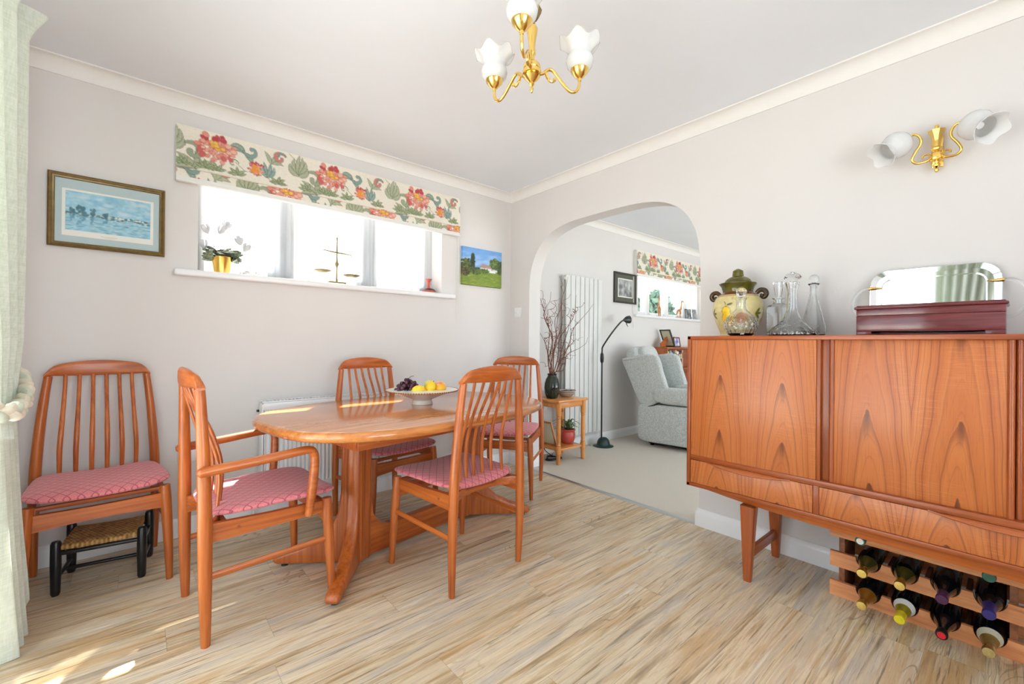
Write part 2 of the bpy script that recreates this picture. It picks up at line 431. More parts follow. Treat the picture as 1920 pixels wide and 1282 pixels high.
def voile():
    g = G('white_voile')
    fold = g.noise(g.scl(30, 4, .6), 1, 2)
    col = g.ramp(fold, [(.3, (.52, .53, .56, 1)), (.7, (.66, .66, .67, 1))])
    tl = g.n('ShaderNodeBsdfTranslucent', {0: col}).outputs[0]
    df = g.n('ShaderNodeBsdfDiffuse', {0: col}).outputs[0]
    tp = g.n('ShaderNodeBsdfTransparent', {0: (1, 1, 1, 1)}).outputs[0]
    a = g.n('ShaderNodeMixShader', {0: .3, 1: tl, 2: df}).outputs[0]
    b = g.n('ShaderNodeMixShader', {0: .10, 1: a, 2: tp}).outputs[0]
    g.t.links.new(b, g.out.inputs[0]); M['white_voile'] = g.m
voile()
pane_glass('pane_glass')
glassy('crystal', (.97, .98, .98, 1), 1.52)
glassy('acrylic', (.97, .98, .98, 1), 1.47)
def opal():
    g = G('opal_glass')
    g.P(Base_Color=C(250, 250, 249), Roughness=.12)
    g.b.inputs['Subsurface Weight'].default_value = .25; g.b.inputs['Subsurface Radius'].default_value = (.02, .02, .02)
    tl = g.n('ShaderNodeBsdfTranslucent', {0: (.97, .97, .96, 1)}).outputs[0]
    mx = g.n('ShaderNodeMixShader', {0: .35, 1: g.b.outputs[0], 2: tl}).outputs[0]
    g.t.links.new(mx, g.out.inputs[0]); M['opal_glass'] = g.m
opal()
def rush():
    g = G('woven_rush'); x, y, z = g.xyz()
    w1 = g.ma('SINE', g.ma('MULTIPLY', x, 420.0)); w2 = g.ma('SINE', g.ma('MULTIPLY', y, 260.0))
    f = g.ma('MULTIPLY', g.ma('MULTIPLY', w1, w2), .5)
    n = g.noise(g.obj(), 60, 3)
    g.P(Base_Color=g.ramp(g.ma('ADD', g.ma('MULTIPLY', f, .35), n), [(.25, C(120, 84, 42)), (.5, C(176, 130, 72)), (.75, C(206, 164, 102))]), Roughness=.8)
    g.bump(f, .6, .006); M['woven_rush'] = g.m
rush()

# ------------------------------------------------------------------ the setting
CZ = 2.367
YZ = Matrix(((0, 0, 1, 0), (1, 0, 0, 0), (0, 1, 0, 0), (0, 0, 0, 1)))     # polygon (y, z), extruded along x
XZ = Matrix(((1, 0, 0, 0), (0, 0, -1, 0), (0, 1, 0, 0), (0, 0, 0, 1)))    # polygon (x, z), extruded along -y
def wall_with_hole(mb, a0, a1, z0, z1, h, put):     # h = (a0, a1, z0, z1) or None
    if h is None: put(a0, a1, z0, z1); return
    put(a0, h[0], z0, z1); put(h[1], a1, z0, z1)
    if h[2] > z0: put(h[0], h[1], z0, h[2])
    put(h[0], h[1], h[3], z1)
mb = MB(); wall_with_hole(mb, -3.0, .13, 0, CZ, (-2.262, -.709, 1.405, 2.33), lambda a, b, c, d: mb.b2((a, 0, c), (b, .25, d), 0))
mb.b2((-2.262, 0, 2.19), (-.709, .03, 2.33), 0)
struct('wall_back', mb, 'wall_paint', smooth=0)
mb = MB(); wall_with_hole(mb, .13, 5.0, 0, CZ, (2.0, 3.9, 1.385, 2.06), lambda a, b, c, d: mb.b2((a, 0, c), (b, .28, d), 0))
struct('wall_living_back', mb, 'wall_paint', smooth=0)
mb = MB(); wall_with_hole(mb, -4.3, 0, 0, CZ, (-2.62, -.82, 0.0, 2.12), lambda a, b, c, d: mb.b2((-3.2, a, c), (-3.0, b, d), 0))
struct('wall_left', mb, 'wall_paint', smooth=0)
mb = MB(); wall_with_hole(mb, -3.0, .13, 0, CZ, (-2.8, -1.2, .25, 2.2), lambda a, b, c, d: mb.b2((a, -4.5, c), (b, -4.3, d), 0))
struct('wall_front', mb, 'wall_paint', smooth=0)
mb = MB(); wall_with_hole(mb, .13, 5.0, 0, CZ, (.8, 4.1, .25, 2.2), lambda a, b, c, d: mb.b2((a, -4.5, c), (b, -4.3, d), 0))
struct('wall_living_front', mb, 'wall_paint', smooth=0)
struct('wall_living_end', MB().b2((5.0, -4.5, 0), (5.2, .28, CZ), 0), 'wall_paint', smooth=0)
arch = [(-.25, 1.45)]+[tuple(p[:2]) for p in bez([(-.25, 1.50, 0), (-.258, 1.62, 0), (-.292, 1.735, 0), (-.362, 1.847, 0), (-.49, 1.945, 0), (-.681, 1.992, 0), (-.92, 2.0, 0), (-1.17, 2.0, 0), (-1.33, 1.990, 0), (-1.45, 1.967, 0), (-1.54, 1.930, 0), (-1.62, 1.868, 0), (-1.678, 1.78, 0), (-1.710, 1.68, 0), (-1.725, 1.55, 0)], 4)]+[(-1.728, 1.45)]
poly = [(0, 0), (-.25, 0)]+arch+[(-1.728, 0), (-4.3, 0), (-4.3, CZ), (0, CZ)]
struct('wall_right', MB().prism(poly, .13, m=YZ), 'wall_paint', smooth=30)
struct('floor', MB().b2((-3.2, -4.5, -.05), (.012, .02, 0), 0), 'oak_laminate', smooth=0)
struct('floor_living', MB().b2((.012, -4.5, -.05), (5.2, .02, .004), 0), 'beige_carpet', smooth=0)
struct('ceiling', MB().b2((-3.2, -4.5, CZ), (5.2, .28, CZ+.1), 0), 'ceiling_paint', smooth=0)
# coving: concave profile (distance from wall, height below the ceiling)
cov = [(0, 0), (0, -.067), (.007, -.067), (.008, -.060)]
cov += [(.062-.054*math.cos(R(a)), -.060+.054*math.sin(R(a))) for a in range(10, 90, 10)]
cov += [(.062, -.007), (.067, -.006), (.067, 0)]
def coving(name, wall, a0, a1, at):
    mb = MB()
    if wall == 'y': mb.loft([[(x, at-d, CZ+z) for d, z in cov] for x in (a0, a1)])
    else: mb.loft([[(at+wall*d, y, CZ+z) for d, z in cov] for y in (a0, a1)])
    struct(name, mb, 'coving_paint', smooth=35)
coving('trim_1', 'y', -3.0, 0, 0); coving('trim_2', -1, -4.3, 0, 0); coving('trim_3', 1, -4.3, 0, -3.0)
coving('trim_4', 'y', .13, 5.0, 0)
def skirting(name, segs):
    mb = MB(); pr = [(0, 0), (.018, 0), (.018, .070), (.016, .078), (.012, .086), (.006, .096), (0, .098)]
    for kind, a0, a1, at, s in segs:
        if kind == 'y': mb.loft([[(x, at+s*d, z) for d, z in pr] for x in (a0, a1)])
        else: mb.loft([[(at+s*d, y, z) for d, z in pr] for y in (a0, a1)])
    struct(name, mb, 'white_gloss', smooth=35)
skirting('baseboard_back', [('y', -3.0, 0, 0, -1)])
skirting('baseboard_right', [('x', -.25, 0, 0, -1), ('x', -4.3, -1.722, 0, -1), ('y', -.012, .142, -.25, -1), ('y', -.012, .142, -1.728, 1)])
skirting('baseboard_left', [('x', -.82, 0, -3.0, 1), ('x', -4.3, -2.62, -3.0, 1)])
skirting('baseboard_living', [('y', .13, 5.0, 0, -1), ('x', -.25, 0, .13, 1)])
struct('trim_5', MB().prism([(-.012, 0), (.030, 0), (.024, .007), (-.004, .006)], 1.478, m=Matrix(((1, 0, 0, 0), (0, 0, -1, -.25), (0, 1, 0, 0), (0, 0, 0, 1)))), 'grey_metal')

# windows: frame, panes, sill
def window(name, x0, x1, z0, z1, y, mull, sill, transom=None, sign=1):
    r = bpy.data.objects.new(name, None); COL.objects.link(r); r['kind'] = 'structure'; r.location = ((x0+x1)/2, y, z0)
    cx = (x0+x1)/2; f = MB(); xs = [x0-cx]+[m-cx for m in mull]+[x1-cx]; H = z1-z0
    for i, x in enumerate(xs):
        wd = .05 if i in (0, len(xs)-1) else .085
        xx = x+.025 if i == 0 else x-.025 if i == len(xs)-1 else x
        f.box((xx, 0, H/2), (wd, .06, H), .004)
    f.box((0, 0, .025), (x1-x0, .06, .05), .004); f.box((0, 0, H-.025), (x1-x0, .06, .05), .004)
    if transom: f.box((0, 0, transom-z0), (x1-x0, .055, .05), .004)
    f.obj('window_frame', 'white_gloss', r)
    for a, b in zip(xs[:-1], xs[1:]):
        s = MB()
        for q in ((a+.045, .035), (b-.045, .035)): s.box((q[0], -.012, H/2), (.04, .05, H-.10), .006)
        s.box(((a+b)/2, -.012, .07), (b-a-.09, .05, .04), .006); s.box(((a+b)/2, -.012, H-.07), (b-a-.09, .05, .04), .006)
        sa = s.obj('sash', 'white_gloss', r)
        MB().box(((a+b)/2, 0, H/2), (b-a-.08, .006, H-.1), 0).obj('pane', 'pane_glass', sa, smooth=0)
        h = MB(); h.box(((a+b)/2, -.048, .075), (.022, .02, .03), .004); h.box(((a+b)/2+.045, -.062, .08), (.11, .012, .018), .004)
        h.obj('window_handle', 'white_gloss', sa)
    if sill:
        sx0, sx1, zt, th, yf = sill
        s = MB(); s.box(((sx0+sx1)/2-cx, (yf-.06)/2-y+.0, zt-th/2-z0), (sx1-sx0, abs(yf)+.0-.0, th), .010, 3) if False else None
        s.b2((sx0-cx, yf-y, zt-th-z0), (sx1-cx, 0.0-y-.0, zt-z0), .010, 3)
        s.b2((x0-cx+.001, -.004-y, zt-th-z0), (x1-cx-.001, .19-y, zt-z0), .002)
        s.obj('window_sill', 'white_gloss', r)
    return r
window('window_1', -2.262, -.709, 1.405, 2.33, .215, [-1.78, -1.21], (-2.367, -.60, 1.44, .036, -.045))
window('window_2', 2.0, 3.9, 1.385, 2.06, .235, [2.5, 2.98, 3.5], (1.905, 3.95, 1.412, .030, -.04))
window('window_3', -2.8, -1.2, .25, 2.2, -4.4, [-2.0], None)
window('window_4', .8, 4.1, .25, 2.2, -4.4, [2.45], None)
dr = bpy.data.objects.new('door_1', None); COL.objects.link(dr); dr['kind'] = 'structure'; dr.location = (-3.1, -1.72, 0)
mb = MB()
for y in (-.865, 0.0, .865): mb.box((0, y, 1.06), (.07, .07, 2.12), .005)
for z in (.04, 2.08): mb.box((0, 0, z), (.07, 1.78, .08), .005)
mb.obj('door_frame', 'white_gloss', dr)
for y in (-.435, .435): MB().box((0, y, 1.06), (.008, .80, 1.96), 0).obj('pane', 'pane_glass', dr, smooth=0)

# outside
struct('ground', MB().b2((-25, -25, -.25), (25, 25, -.2), 0), 'paving', smooth=0)
rnd = random.Random(4)
def leafball(mb, c, r, n, size):
    for _ in range(n):
        d = Vector((rnd.gauss(0, 1), rnd.gauss(0, 1), rnd.gauss(0, 1))).normalized()*(rnd.random()**.35)
        p = Vector((c[0]+d.x*r[0], c[1]+d.y*r[1], c[2]+d.z*r[2])); s = size*rnd.uniform(.6, 1.3)
        m = TR(p, (rnd.uniform(0, 6), rnd.uniform(0, 6), rnd.uniform(0, 6)))
        mb.add([(-s, 0, 0), (0, -s*.5, .2*s), (s, 0, 0), (0, s*.5, .2*s)], [(0, 1, 2, 3)], m)
plain('shrub_green', C(84, 112, 98), .7, vary=.4, scale=5)
t = thing('sun_blocking_tree', 'leafy garden tree beyond the living room window, its unseen crown added to block the sun', 'tree', (4.3, 1.9, -.2))
MB().tube(bez([(0, 0, 0), (.05, .02, 1.2), (-.05, 0, 2.2), (0, .1, 3.4)], 5), lerpn([.16, .12, .07], 16), 10).obj('trunk', 'bark', t)
mb = MB(); leafball(mb, (-.25, -.25, 4.2), (1.6, 1.1, 1.25), 2600, .16)  # crown set high and out of view, added to keep sun off the living room
mb.obj('crown', 'foliage', t, smooth=0)
mb = MB(); leafball(mb, (0, 0, 1.75), (.62, .45, .85), 1500, .11); leafball(mb, (.3, .1, .8), (.5, .4, .8), 600, .11)
tag(mb.obj('garden_shrub', 'shrub_green', loc=(7.15, 2.9, -.2), smooth=0), 'blue-green garden shrub seen through the living room window behind the left giraffe', 'shrub')

# ------------------------------------------------------------------ dining chairs
def chair(name, label, cat, loc, rz, arms=False):
    t = thing(name, label, cat, loc, rz, 'teak dining chairs with pink seats')
    for s in (-1, 1):
        zs = [0, .05, .22, .42, .55, .70, .82, .887]; xs = [.209, .2095, .212, .208, .202, .191, .179, .171]
        rs = [.0125, .0145, .0185, .0205, .0195, .0175, .0155, .0145]; ys = [.004, .003, 0, -.002, -.004, -.008, -.012, -.015]
        pts = bez(list(zip([s*x for x in xs], ys, zs)), 3)
        MB().tube(pts, lerpn(rs, len(pts)), 12, (1, 1.12)).obj('back_leg', 'teak_z', t)
        zs = [0, .10, .25, .36, .415]; xs = [.222, .220, .214, .208, .205]; ys = [.432, .429, .422, .417, .415]
        pts = bez(list(zip([s*x for x in xs], ys, zs)), 3)
        MB().tube(pts, lerpn([.0125, .0155, .0195, .0205, .0185], len(pts)), 12).obj('front_leg', 'teak_z', t)
        # side rail and stretcher
        m = MB(); m.loft([[(s*(.205+.001), y, z) for y, z in ((0, .352), (.41, .358), (.41, .405), (.2, .408), (0, .418))],
                          [(s*.184, y, z) for y, z in ((0, .352), (.41, .358), (.41, .405), (.2, .408), (0, .418))]])
        sr = m.obj('side_rail', 'teak_y', t, smooth=30)
        MB().lathe([(.0, -.001), (.006, 0), (.006, .003), (0, .004)], 10, aim((s*.205, .10, .385), (s, 0, 0))).obj('dowel_plug', 'dark_teak_x', sr)
        MB().tube([(s*.211, 0, .238), (s*.216, .42, .252)], .0125, 10, (.62, 1)).obj('side_stretcher', 'teak_y', t)
    # crest rail, arched on top
    rings = []
    for i in range(25):
        u = -1+2*i/24; a = abs(u); x = .186*u
        top = .958-.030*a**2-.034*max(0, (a-.72)/.28)**2.2
        bot = .889-.004*(1-a**2) if a < .80 else .889-.006*((a-.80)/.20)
        y = -.014-.026*(1-a**2); th = .0115+.003*a**4
        zc, hh = (top+bot)/2, (top-bot)/2
        rings.append([(x, y+th*math.copysign(abs(math.cos(q))**.7, math.cos(q)), zc+hh*math.copysign(abs(math.sin(q))**.6, math.sin(q))) for q in [2*PI*k/16+.01 for k in range(16)]])
    MB().loft(rings).obj('crest_rail', 'teak_x', t)
    # curved lower back rail
    rings = []
    for i in range(17):
        u = -1+2*i/16; x = .205*u; y = .072*(1-abs(u)**2.4); 
        rings.append([(x, y+a, .398+b) for a, b in rrect(.020, .040, .006, 2)])
    MB().loft(rings).obj('lower_back_rail', 'teak_x', t)
    for k in range(6):
        u = -1+2*k/5; xt = .116*u; xb = .131*u
        yb = .072*(1-abs(xb/.205)**2.4)
        pts = bez([(xt, -.038+.012*u*u, .892), (xt+.1*(xb-xt), -.012, .83), (xt+.4*(xb-xt), yb-.032, .73), (xt+.75*(xb-xt), yb-.002, .63), (xb, yb+.006, .55), (xb, yb+.001, .46), (xb, yb, .405)], 4)
        MB().tube(pts, lerpn([.0075, .0075, .008, .0095, .0095, .0082, .0075], len(pts)), 10, (1.0, .75)).obj('back_slat', 'teak_z', t)
    m = MB(); m.loft([[(x, y, z) for y, z in ((.405, .318+.010*(1-(x/.2)**2)), (.405, .384-.004*(1-(x/.2)**2)), (.427, .384-.004*(1-(x/.2)**2)), (.427, .318+.010*(1-(x/.2)**2)))] for x in [-.2+.4*i/12 for i in range(13)]])
    m.obj('front_rail', 'teak_x', t, smooth=30)
    # upholstered seat, dished from side to side
    def seat(u, v, top):
        U, V = math.sin(PI*(u-.5)), math.sin(PI*(v-.5))
        r = max(abs(U), abs(V)); sq = (abs(U)**6+abs(V)**6)**(1/6)
        if sq > 1e-6: U, V = U*r/sq, V*r/sq
        yy = .237+.226*V; hw = .204+.030*(V+1)/2
        x = hw*U; e = max(0, 1-r**4)**.5
        dish = .017*(U*U)*(1 if V > -.2 else .8)
        return (x, yy, .431+dish+(.026*e if top else -.021*e))
    m = MB(); m.grid(lambda u, v: seat(u, v, True), 28, 28); m.grid(lambda u, v: seat(u, v, False), 28, 28)
    st = m.obj('seat_cushion', 'pink_seat_fabric', t, smooth=60)
    for a, b in (((-.185, .06, .406), (.185, .06, .406)), ((-.19, .40, .400), (.19, .40, .400))): MB().tube([a, b], .010, 8).obj('seat_batten', 'dark_teak_x', t)
    if arms:
        for s in (-1, 1):
            pts = bez([(s*.233, -.030, .608), (s*.234, -.018, .609), (s*.237, .03, .613), (s*.246, .15, .622), (s*.252, .27, .632), (s*.253, .325, .634), (s*.252, .345, .615), (s*.250, .348, .57), (s*.244, .342, .47), (s*.236, .332, .372)], 5)
            o = MB().tube(pts, lerpn([.008, .0175, .019, .0185, .0175, .017, .0165, .0165, .0175, .018, .015], len(pts)), 12, (1.1, .95)).obj('arm', 'teak_y', t)
    return t
def chair_at(root, face):  return (root[0], root[1], 0), math.atan2(face[1], face[0])-PI/2
l, a = chair_at((-2.643, -.074), (.03, -.43))
c0 = chair('dining_chair', 'teak slat-back dining chair with pink seat, standing against the wall beside the curtain', 'chair', l, a)
l, a = chair_at((-1.302, -1.395), (-.053, .429)); dup(c0, l, a, 'teak dining chair seen from behind, at the near long side of the table')
l, a = chair_at((-1.38, -.206), (.15, -.99)); dup(c0, l, a, 'teak dining chair at the far side of the table, in front of the low radiator')
l, a = chair_at((-.258, -.378), (-.819, -.574)); dup(c0, l, a, 'teak dining chair in the room corner, next to the arch, behind the table end')
l, a = chair_at((-2.338, -.912), (.998, .069))
chair('carver_chair', 'teak carver chair with two arms and pink seat, at one end of the table', 'chair', l, a, True)

# ------------------------------------------------------------------ dining table
TA_ = R(9.48)
tb = thing('dining_table', 'oval teak extending dining table on two splayed pedestals, with a fruit bowl on it', 'table', (-1.333, -.818, 0), TA_)
def sup(a, b, n, N=96):
    out = []
    for k in range(N):
        q = 2*PI*k/N; c, s = math.cos(q), math.sin(q)
        out.append((-.041+a*math.copysign(abs(c)**(2/n), c), -.023+b*math.copysign(abs(s)**(2/n), s)))
    return out
rings = []
for k in range(11):
    q = -PI/2+PI*k/10; ins = .020*(1-math.cos(q)); z = .697+.021*math.sin(q)
    rings.append([(x, y, z) for x, y in sup(.752-ins, .505-ins, 2.9)])
mb = MB(); mb.loft(rings, cap=False)
for r_, z_ in ((rings[0], None), (rings[-1], None)):
    mb.add(r_, [tuple(range(len(r_)))])
mb.obj('tabletop', 'table_top_teak', tb, smooth=50)
mb = MB()
for s in (-1, 1):
    mb.box((0, s*.29, .645), (1.10, .022, .066), .003); mb.box((s*.545, 0, .645), (.022, .58, .066), .003)
mb.obj('apron', 'teak_x', tb)
mb = MB()
for s in (-1, 1): mb.box((0, s*.335, .660), (.96, .024, .034), .003)
mb.obj('extension_rail', 'dark_teak_x', tb)
for s in (-1, 1):
    cx = s*.374
    mb = MB()
    # three-lobed column
    prof = []
    lob = [(PI if s > 0 else 0), (PI/4 if s > 0 else 3*PI/4), (-PI/4 if s > 0 else -3*PI/4)]
    for k in range(48):
        q = 2*PI*k/48; d = max(math.cos(q-a) for a in lob); r = .042+.028*max(0, (d-.62)/.38)**.8; prof.append((cx+r*math.cos(q), r*math.sin(q)))
    mb.loft([[(x, y, z) for x, y in prof] for z in (.02, .3, .645)])
    mb.obj('pedestal', 'teak_z', tb, smooth=45)
    for sy in (-1, 1):
        # foot slab: profile in (radial, z)
        pf = [(0, .012), (.34, .012), (.372, .016), (.378, .032), (.368, .050), (.330, .062), (.25, .086), (.17, .125), (.125, .17), (.086, .24), (.072, .34), (.068, .635), (0, .635)]
        ang = math.atan2(sy, s)
        m = Matrix.Translation((cx, 0, 0)) @ Matrix.Rotation(ang, 4, 'Z') @ Matrix.Translation((0, .029, 0)) @ XZ
        MB().prism(pf, .058, .014, 3, m).obj('foot', 'teak_z', tb, smooth=50)
        MB().lathe([(.016, 0), (.016, .013)], 12, TR((cx+.33*math.cos(ang), .33*math.sin(ang), 0))).obj('glide', 'dark_metal', tb)
H2 = .374
pf = [(-H2+.02, .02), (H2-.02, .02), (H2-.02, .30), (H2-.064, .30), (H2-.076, .22), (H2-.115, .165), (H2-.165, .142), (-H2+.165, .142), (-H2+.115, .165), (-H2+.076, .22), (-H2+.064, .30), (-H2+.02, .30)]
MB().prism(pf, .056, .010, 3, Matrix.Translation((0, .028, 0)) @ XZ).obj('stretcher', 'teak_x', tb, smooth=50)

# ------------------------------------------------------------------ rush footstool under the wall chair
fs = thing('footstool', 'low black footstool with a woven rush seat, under the chair by the curtain', 'footstool', (-2.606, -.270, 0), R(-7.5))
for sx in (-1, 1):
    for sy in (-1, 1):
        MB().lathe([(.012, 0), (.0155, .01), (.018, .12), (.0175, .212), (.013, .222), (0, .224)], 14, TR((sx*.1365, sy*.11, 0))).obj('leg', 'black_lacquer', fs)
for sy in (-1, 1):
    MB().tube([(-.135, sy*.11, .170), (.135, sy*.11, .170)], .009, 10).obj('rail', 'black_lacquer', fs)
MB().tube([(-.135, 0, .062), (.135, 0, .062)], .008, 10).obj('stretcher', 'black_lacquer', fs)
for sx in (-1, 1):
    MB().tube([(sx*.1365, -.11, .150), (sx*.1365, .11, .150)], .008, 10).obj('rail', 'black_lacquer', fs)
    MB().tube([(sx*.1365, -.11, .062), (sx*.1365, .11, .062)], .008, 10).obj('stretcher', 'black_lacquer', fs)
def rs(u, v):
    a = 2*PI*v; U = 2*u-1
    return ((.120)*U, .118*math.copysign(abs(math.cos(a))**.35, math.cos(a)), .194+.016*math.copysign(abs(math.sin(a))**.7, math.sin(a))-.004*(1-U*U))
MB().loft([[rs(i/20, k/32) for k in range(32)] for i in range(21)]).obj('rush_seat', 'woven_rush', fs)

# ------------------------------------------------------------------ sideboard
SX, SY0, SY1 = -.445, -1.880, -3.96
sb = thing('sideboard', 'tall teak sideboard with sliding doors and drawers on tapered legs, against the right wall', 'sideboard', (-.24, -2.92, 0))
def sy(y): return y+2.92
def sxx(x): return x+.24
mb = MB()
mb.b2((sxx(SX), sy(SY0), 1.083), (sxx(-.022), sy(SY1), 1.101), .002); mb.b2((sxx(SX), sy(SY0), .367), (sxx(-.022), sy(SY1), .384), .003)
mb.obj('top_and_bottom', 'dark_teak_y', sb)
for y in (SY0, SY1+.017): MB().b2((sxx(SX), sy(y), .367), (sxx(-.022), sy(y-.017), 1.10), .002).obj('side_panel', 'dark_teak_z', sb)
MB().b2((sxx(-.035), sy(SY0-.01), .375), (sxx(-.028), sy(SY1+.01), 1.09), 0).obj('back_panel', 'dark_teak_z', sb)
MB().b2((sxx(SX+.004), sy(SY0-.016), .497), (sxx(-.05), sy(SY1+.016), .520), .002).obj('mid_rail', 'dark_teak_y', sb)
mb = MB()   # shaped base rail, deepest in the middle
N = 40; rg = []
for i in range(N+1):
    u = i/N; y = SY0-.02+(SY1+.02-SY0+.02)*u; d = .040*(1-abs(2*u-1)**3.2)+.002
    xf = SX+.012
    rg.append([(sxx(xf), sy(y), .368), (sxx(xf+.010), sy(y), .368-d*.45), (sxx(xf+.018), sy(y), .368-d), (sxx(xf+.04), sy(y), .368-d), (sxx(xf+.04), sy(y), .368)])
mb.loft(rg); mb.obj('base_rail', 'teak_y', sb, smooth=30)
# doors: two outer ones set back, the wide middle pair in front
def door(y0, y1, x, mat, lip):
    cy = (y0+y1)/2; wd = abs(y1-y0)
    d = MB().box((0, 0, 0), (.014, wd, .563), .002).obj('door', mat, sb, loc=(sxx(x), sy(cy), .8015))
    for yy, on in ((wd/2, lip[0]), (-wd/2, lip[1])):
        if on: MB().tube([(-.006, yy-math.copysign(.008, yy), -.281), (-.006, yy-math.copysign(.008, yy), .281)], .009, 10).obj('door_pull', 'dark_teak_z', d)
    return d
door(-1.898, -2.418, SX+.012, 'veneer_narrow', (0, 0))
door(-2.458, -2.940, SX+.030, 'veneer_wide', (1, 1))
door(-2.942, -3.425, SX+.046, 'veneer_wide', (1, 1))
door(-3.425, -3.942, SX+.012, 'veneer_narrow', (0, 0))
MB().b2((sxx(SX+.028), sy(-2.40), .521), (sxx(SX+.042), sy(-2.47), 1.083), .001).obj('door_edge_strip', 'dark_teak_z', sb)
MB().b2((sxx(SX+.006), sy(-2.419), .521), (sxx(SX+.020), sy(-2.432), 1.083), .001).obj('door_edge_strip', 'dark_teak_z', sb)
MB().b2((sxx(-.38), sy(-1.9), .52), (sxx(-.372), sy(-3.94), 1.083), 0).obj('inner_back', 'dark_teak_z', sb)
# drawers with a carved lip pull
for y0, y1 in ((-1.898, -2.409), (-2.430, -3.41), (-3.431, -3.942)):
    cy = (y0+y1)/2; wd = abs(y1-y0)
    d = MB().box((0, 0, 0), (.016, wd-.002, .110), .001).obj('drawer', 'veneer_drawer', sb, loc=(sxx(SX+.012), sy(cy), .4400))
    rg = []
    for i in range(25):
        u = -1+2*i/24; k = (1-abs(u)**2)**1.2
        y = u*.175; z = .056-.017*k; o = .003+.014*k
        rg.append([(-.006, y, .056), (-.006-o, y, z+.003), (-.006-o-.001, y, z), (-.008-o*.6, y, z-.003), (-.006, y, z-.004)])
    MB().loft(rg).obj('drawer_pull', 'teak_y', d, smooth=50)
for y in (-2.4195, -3.4205): MB().b2((sxx(SX+.004), sy(y+.0100), .384), (sxx(-.06), sy(y-.0100), .497), .001).obj('drawer_divider', 'dark_teak_z', sb)
# legs: splayed pairs with a cross rail
for y in (-2.157, -3.683):
    for x, dx in ((-.418, -1), (-.068, 1)):
        rg = []
        for z, w1, w2 in ((0, .030, .030), (.02, .034, .033), (.335, .062, .056)):
            ox = dx*(.0 if z else .0)
            rg.append([(sxx(x+.010*(-dx)*(z/.335))+a*1, sy(y)+b, z) for a, b in rrect(w2*.9, w1, .006, 2)])
        MB().loft(rg).obj('leg', 'dark_teak_z', sb, smooth=30)
    MB().box((sxx(-.243), sy(y), .118), (.33, .020, .044), .003).obj('leg_stretcher', 'dark_teak_x', sb)

def shell(prof, t=.0025):      # closed thin wall from an outer profile
    n = len(prof); inn = []
    for i, (r, z) in enumerate(prof):
        a = Vector(prof[max(i-1, 0)]); b = Vector(prof[min(i+1, n-1)]); d = (b-a).normalized()
        inn.append((max(.0005, r-d.y*t), z+d.x*t))
    return list(prof)+inn[::-1]

# ------------------------------------------------------------------ wine rack and bottles under the sideboard
YB = [-2.553-.111*k for k in range(4)]
wr = thing('wine_rack', 'wooden wine rack full of bottles, standing on the floor under the sideboard', 'wine rack', (-.145, -2.72, 0))
for i, z1 in enumerate((.062, .186, .312)):
    for x in (-.25, -.052):
        pl = [(.296, z1-.062)]+[(.296, z1)]
        for yb in YB:
            c = yb+2.72
            pl += [(c+.041*math.cos(R(a)), z1-.004-.041*math.sin(R(a))+.004*abs(math.cos(R(a)))) for a in range(0, 181, 15)]
        pl += [(-.285, z1), (-.285, z1-.062)]
        MB().prism(pl, .016, 0, 2, Matrix.Translation((x+.145, 0, 0)) @ YZ).obj('rail', 'rack_pine', wr, smooth=30)
for y in (-2.462, -2.94):
    for z0, z1 in ((0, .30),):
        MB().b2((-.088, y+2.72+.010, z0), (.092, y+2.72-.010, z1), .002).obj('end_post', 'rack_dark', wr)
for yb0 in (-2.6085, -2.7195, -2.8305):
    MB().b2((-.085, yb0+2.72+.007, .02), (.09, yb0+2.72-.007, .045), .001).obj('cross_bar', 'rack_dark', wr)
    MB().b2((-.085, yb0+2.72+.007, .135), (.09, yb0+2.72-.007, .165), .001).obj('cross_bar', 'rack_dark', wr)
plain('bottle_black', C(14, 16, 22), .07, vary=.1); plain('bottle_olive', C(62, 58, 20), .07, vary=.1)
plain('bottle_dark_green', C(16, 24, 16), .07, vary=.1); plain('bottle_amber', C(120, 74, 20), .08, vary=.1)
plain('foil_gold', (.86, .66, .20, 1), .28, 1.0, vary=.12, scale=120); plain('foil_yellow', C(226, 208, 40), .3, .3, vary=.1, scale=120)
plain('foil_pale_gold', (.72, .62, .30, 1), .3, 1.0, vary=.15, scale=120)
plain('foil_olive', C(150, 140, 40), .3, .3, vary=.1); plain('foil_old_gold', C(150, 124, 66), .35, .5, vary=.2, scale=90)
plain('foil_purple', C(78, 40, 74), .3, .2, vary=.1); plain('foil_blue', C(58, 50, 120), .3, .3, vary=.1); plain('foil_black', C(18, 18, 20), .3, vary=.1)
plain('foil_green', C(50, 96, 84), .3, .1, vary=.2, scale=200); plain('cap_red', C(206, 34, 44), .35, vary=.05); plain('paper_white', C(232, 230, 222), .7, vary=.05, scale=200)
plain('paper_cream', C(214, 208, 180), .7, vary=.08, scale=200)
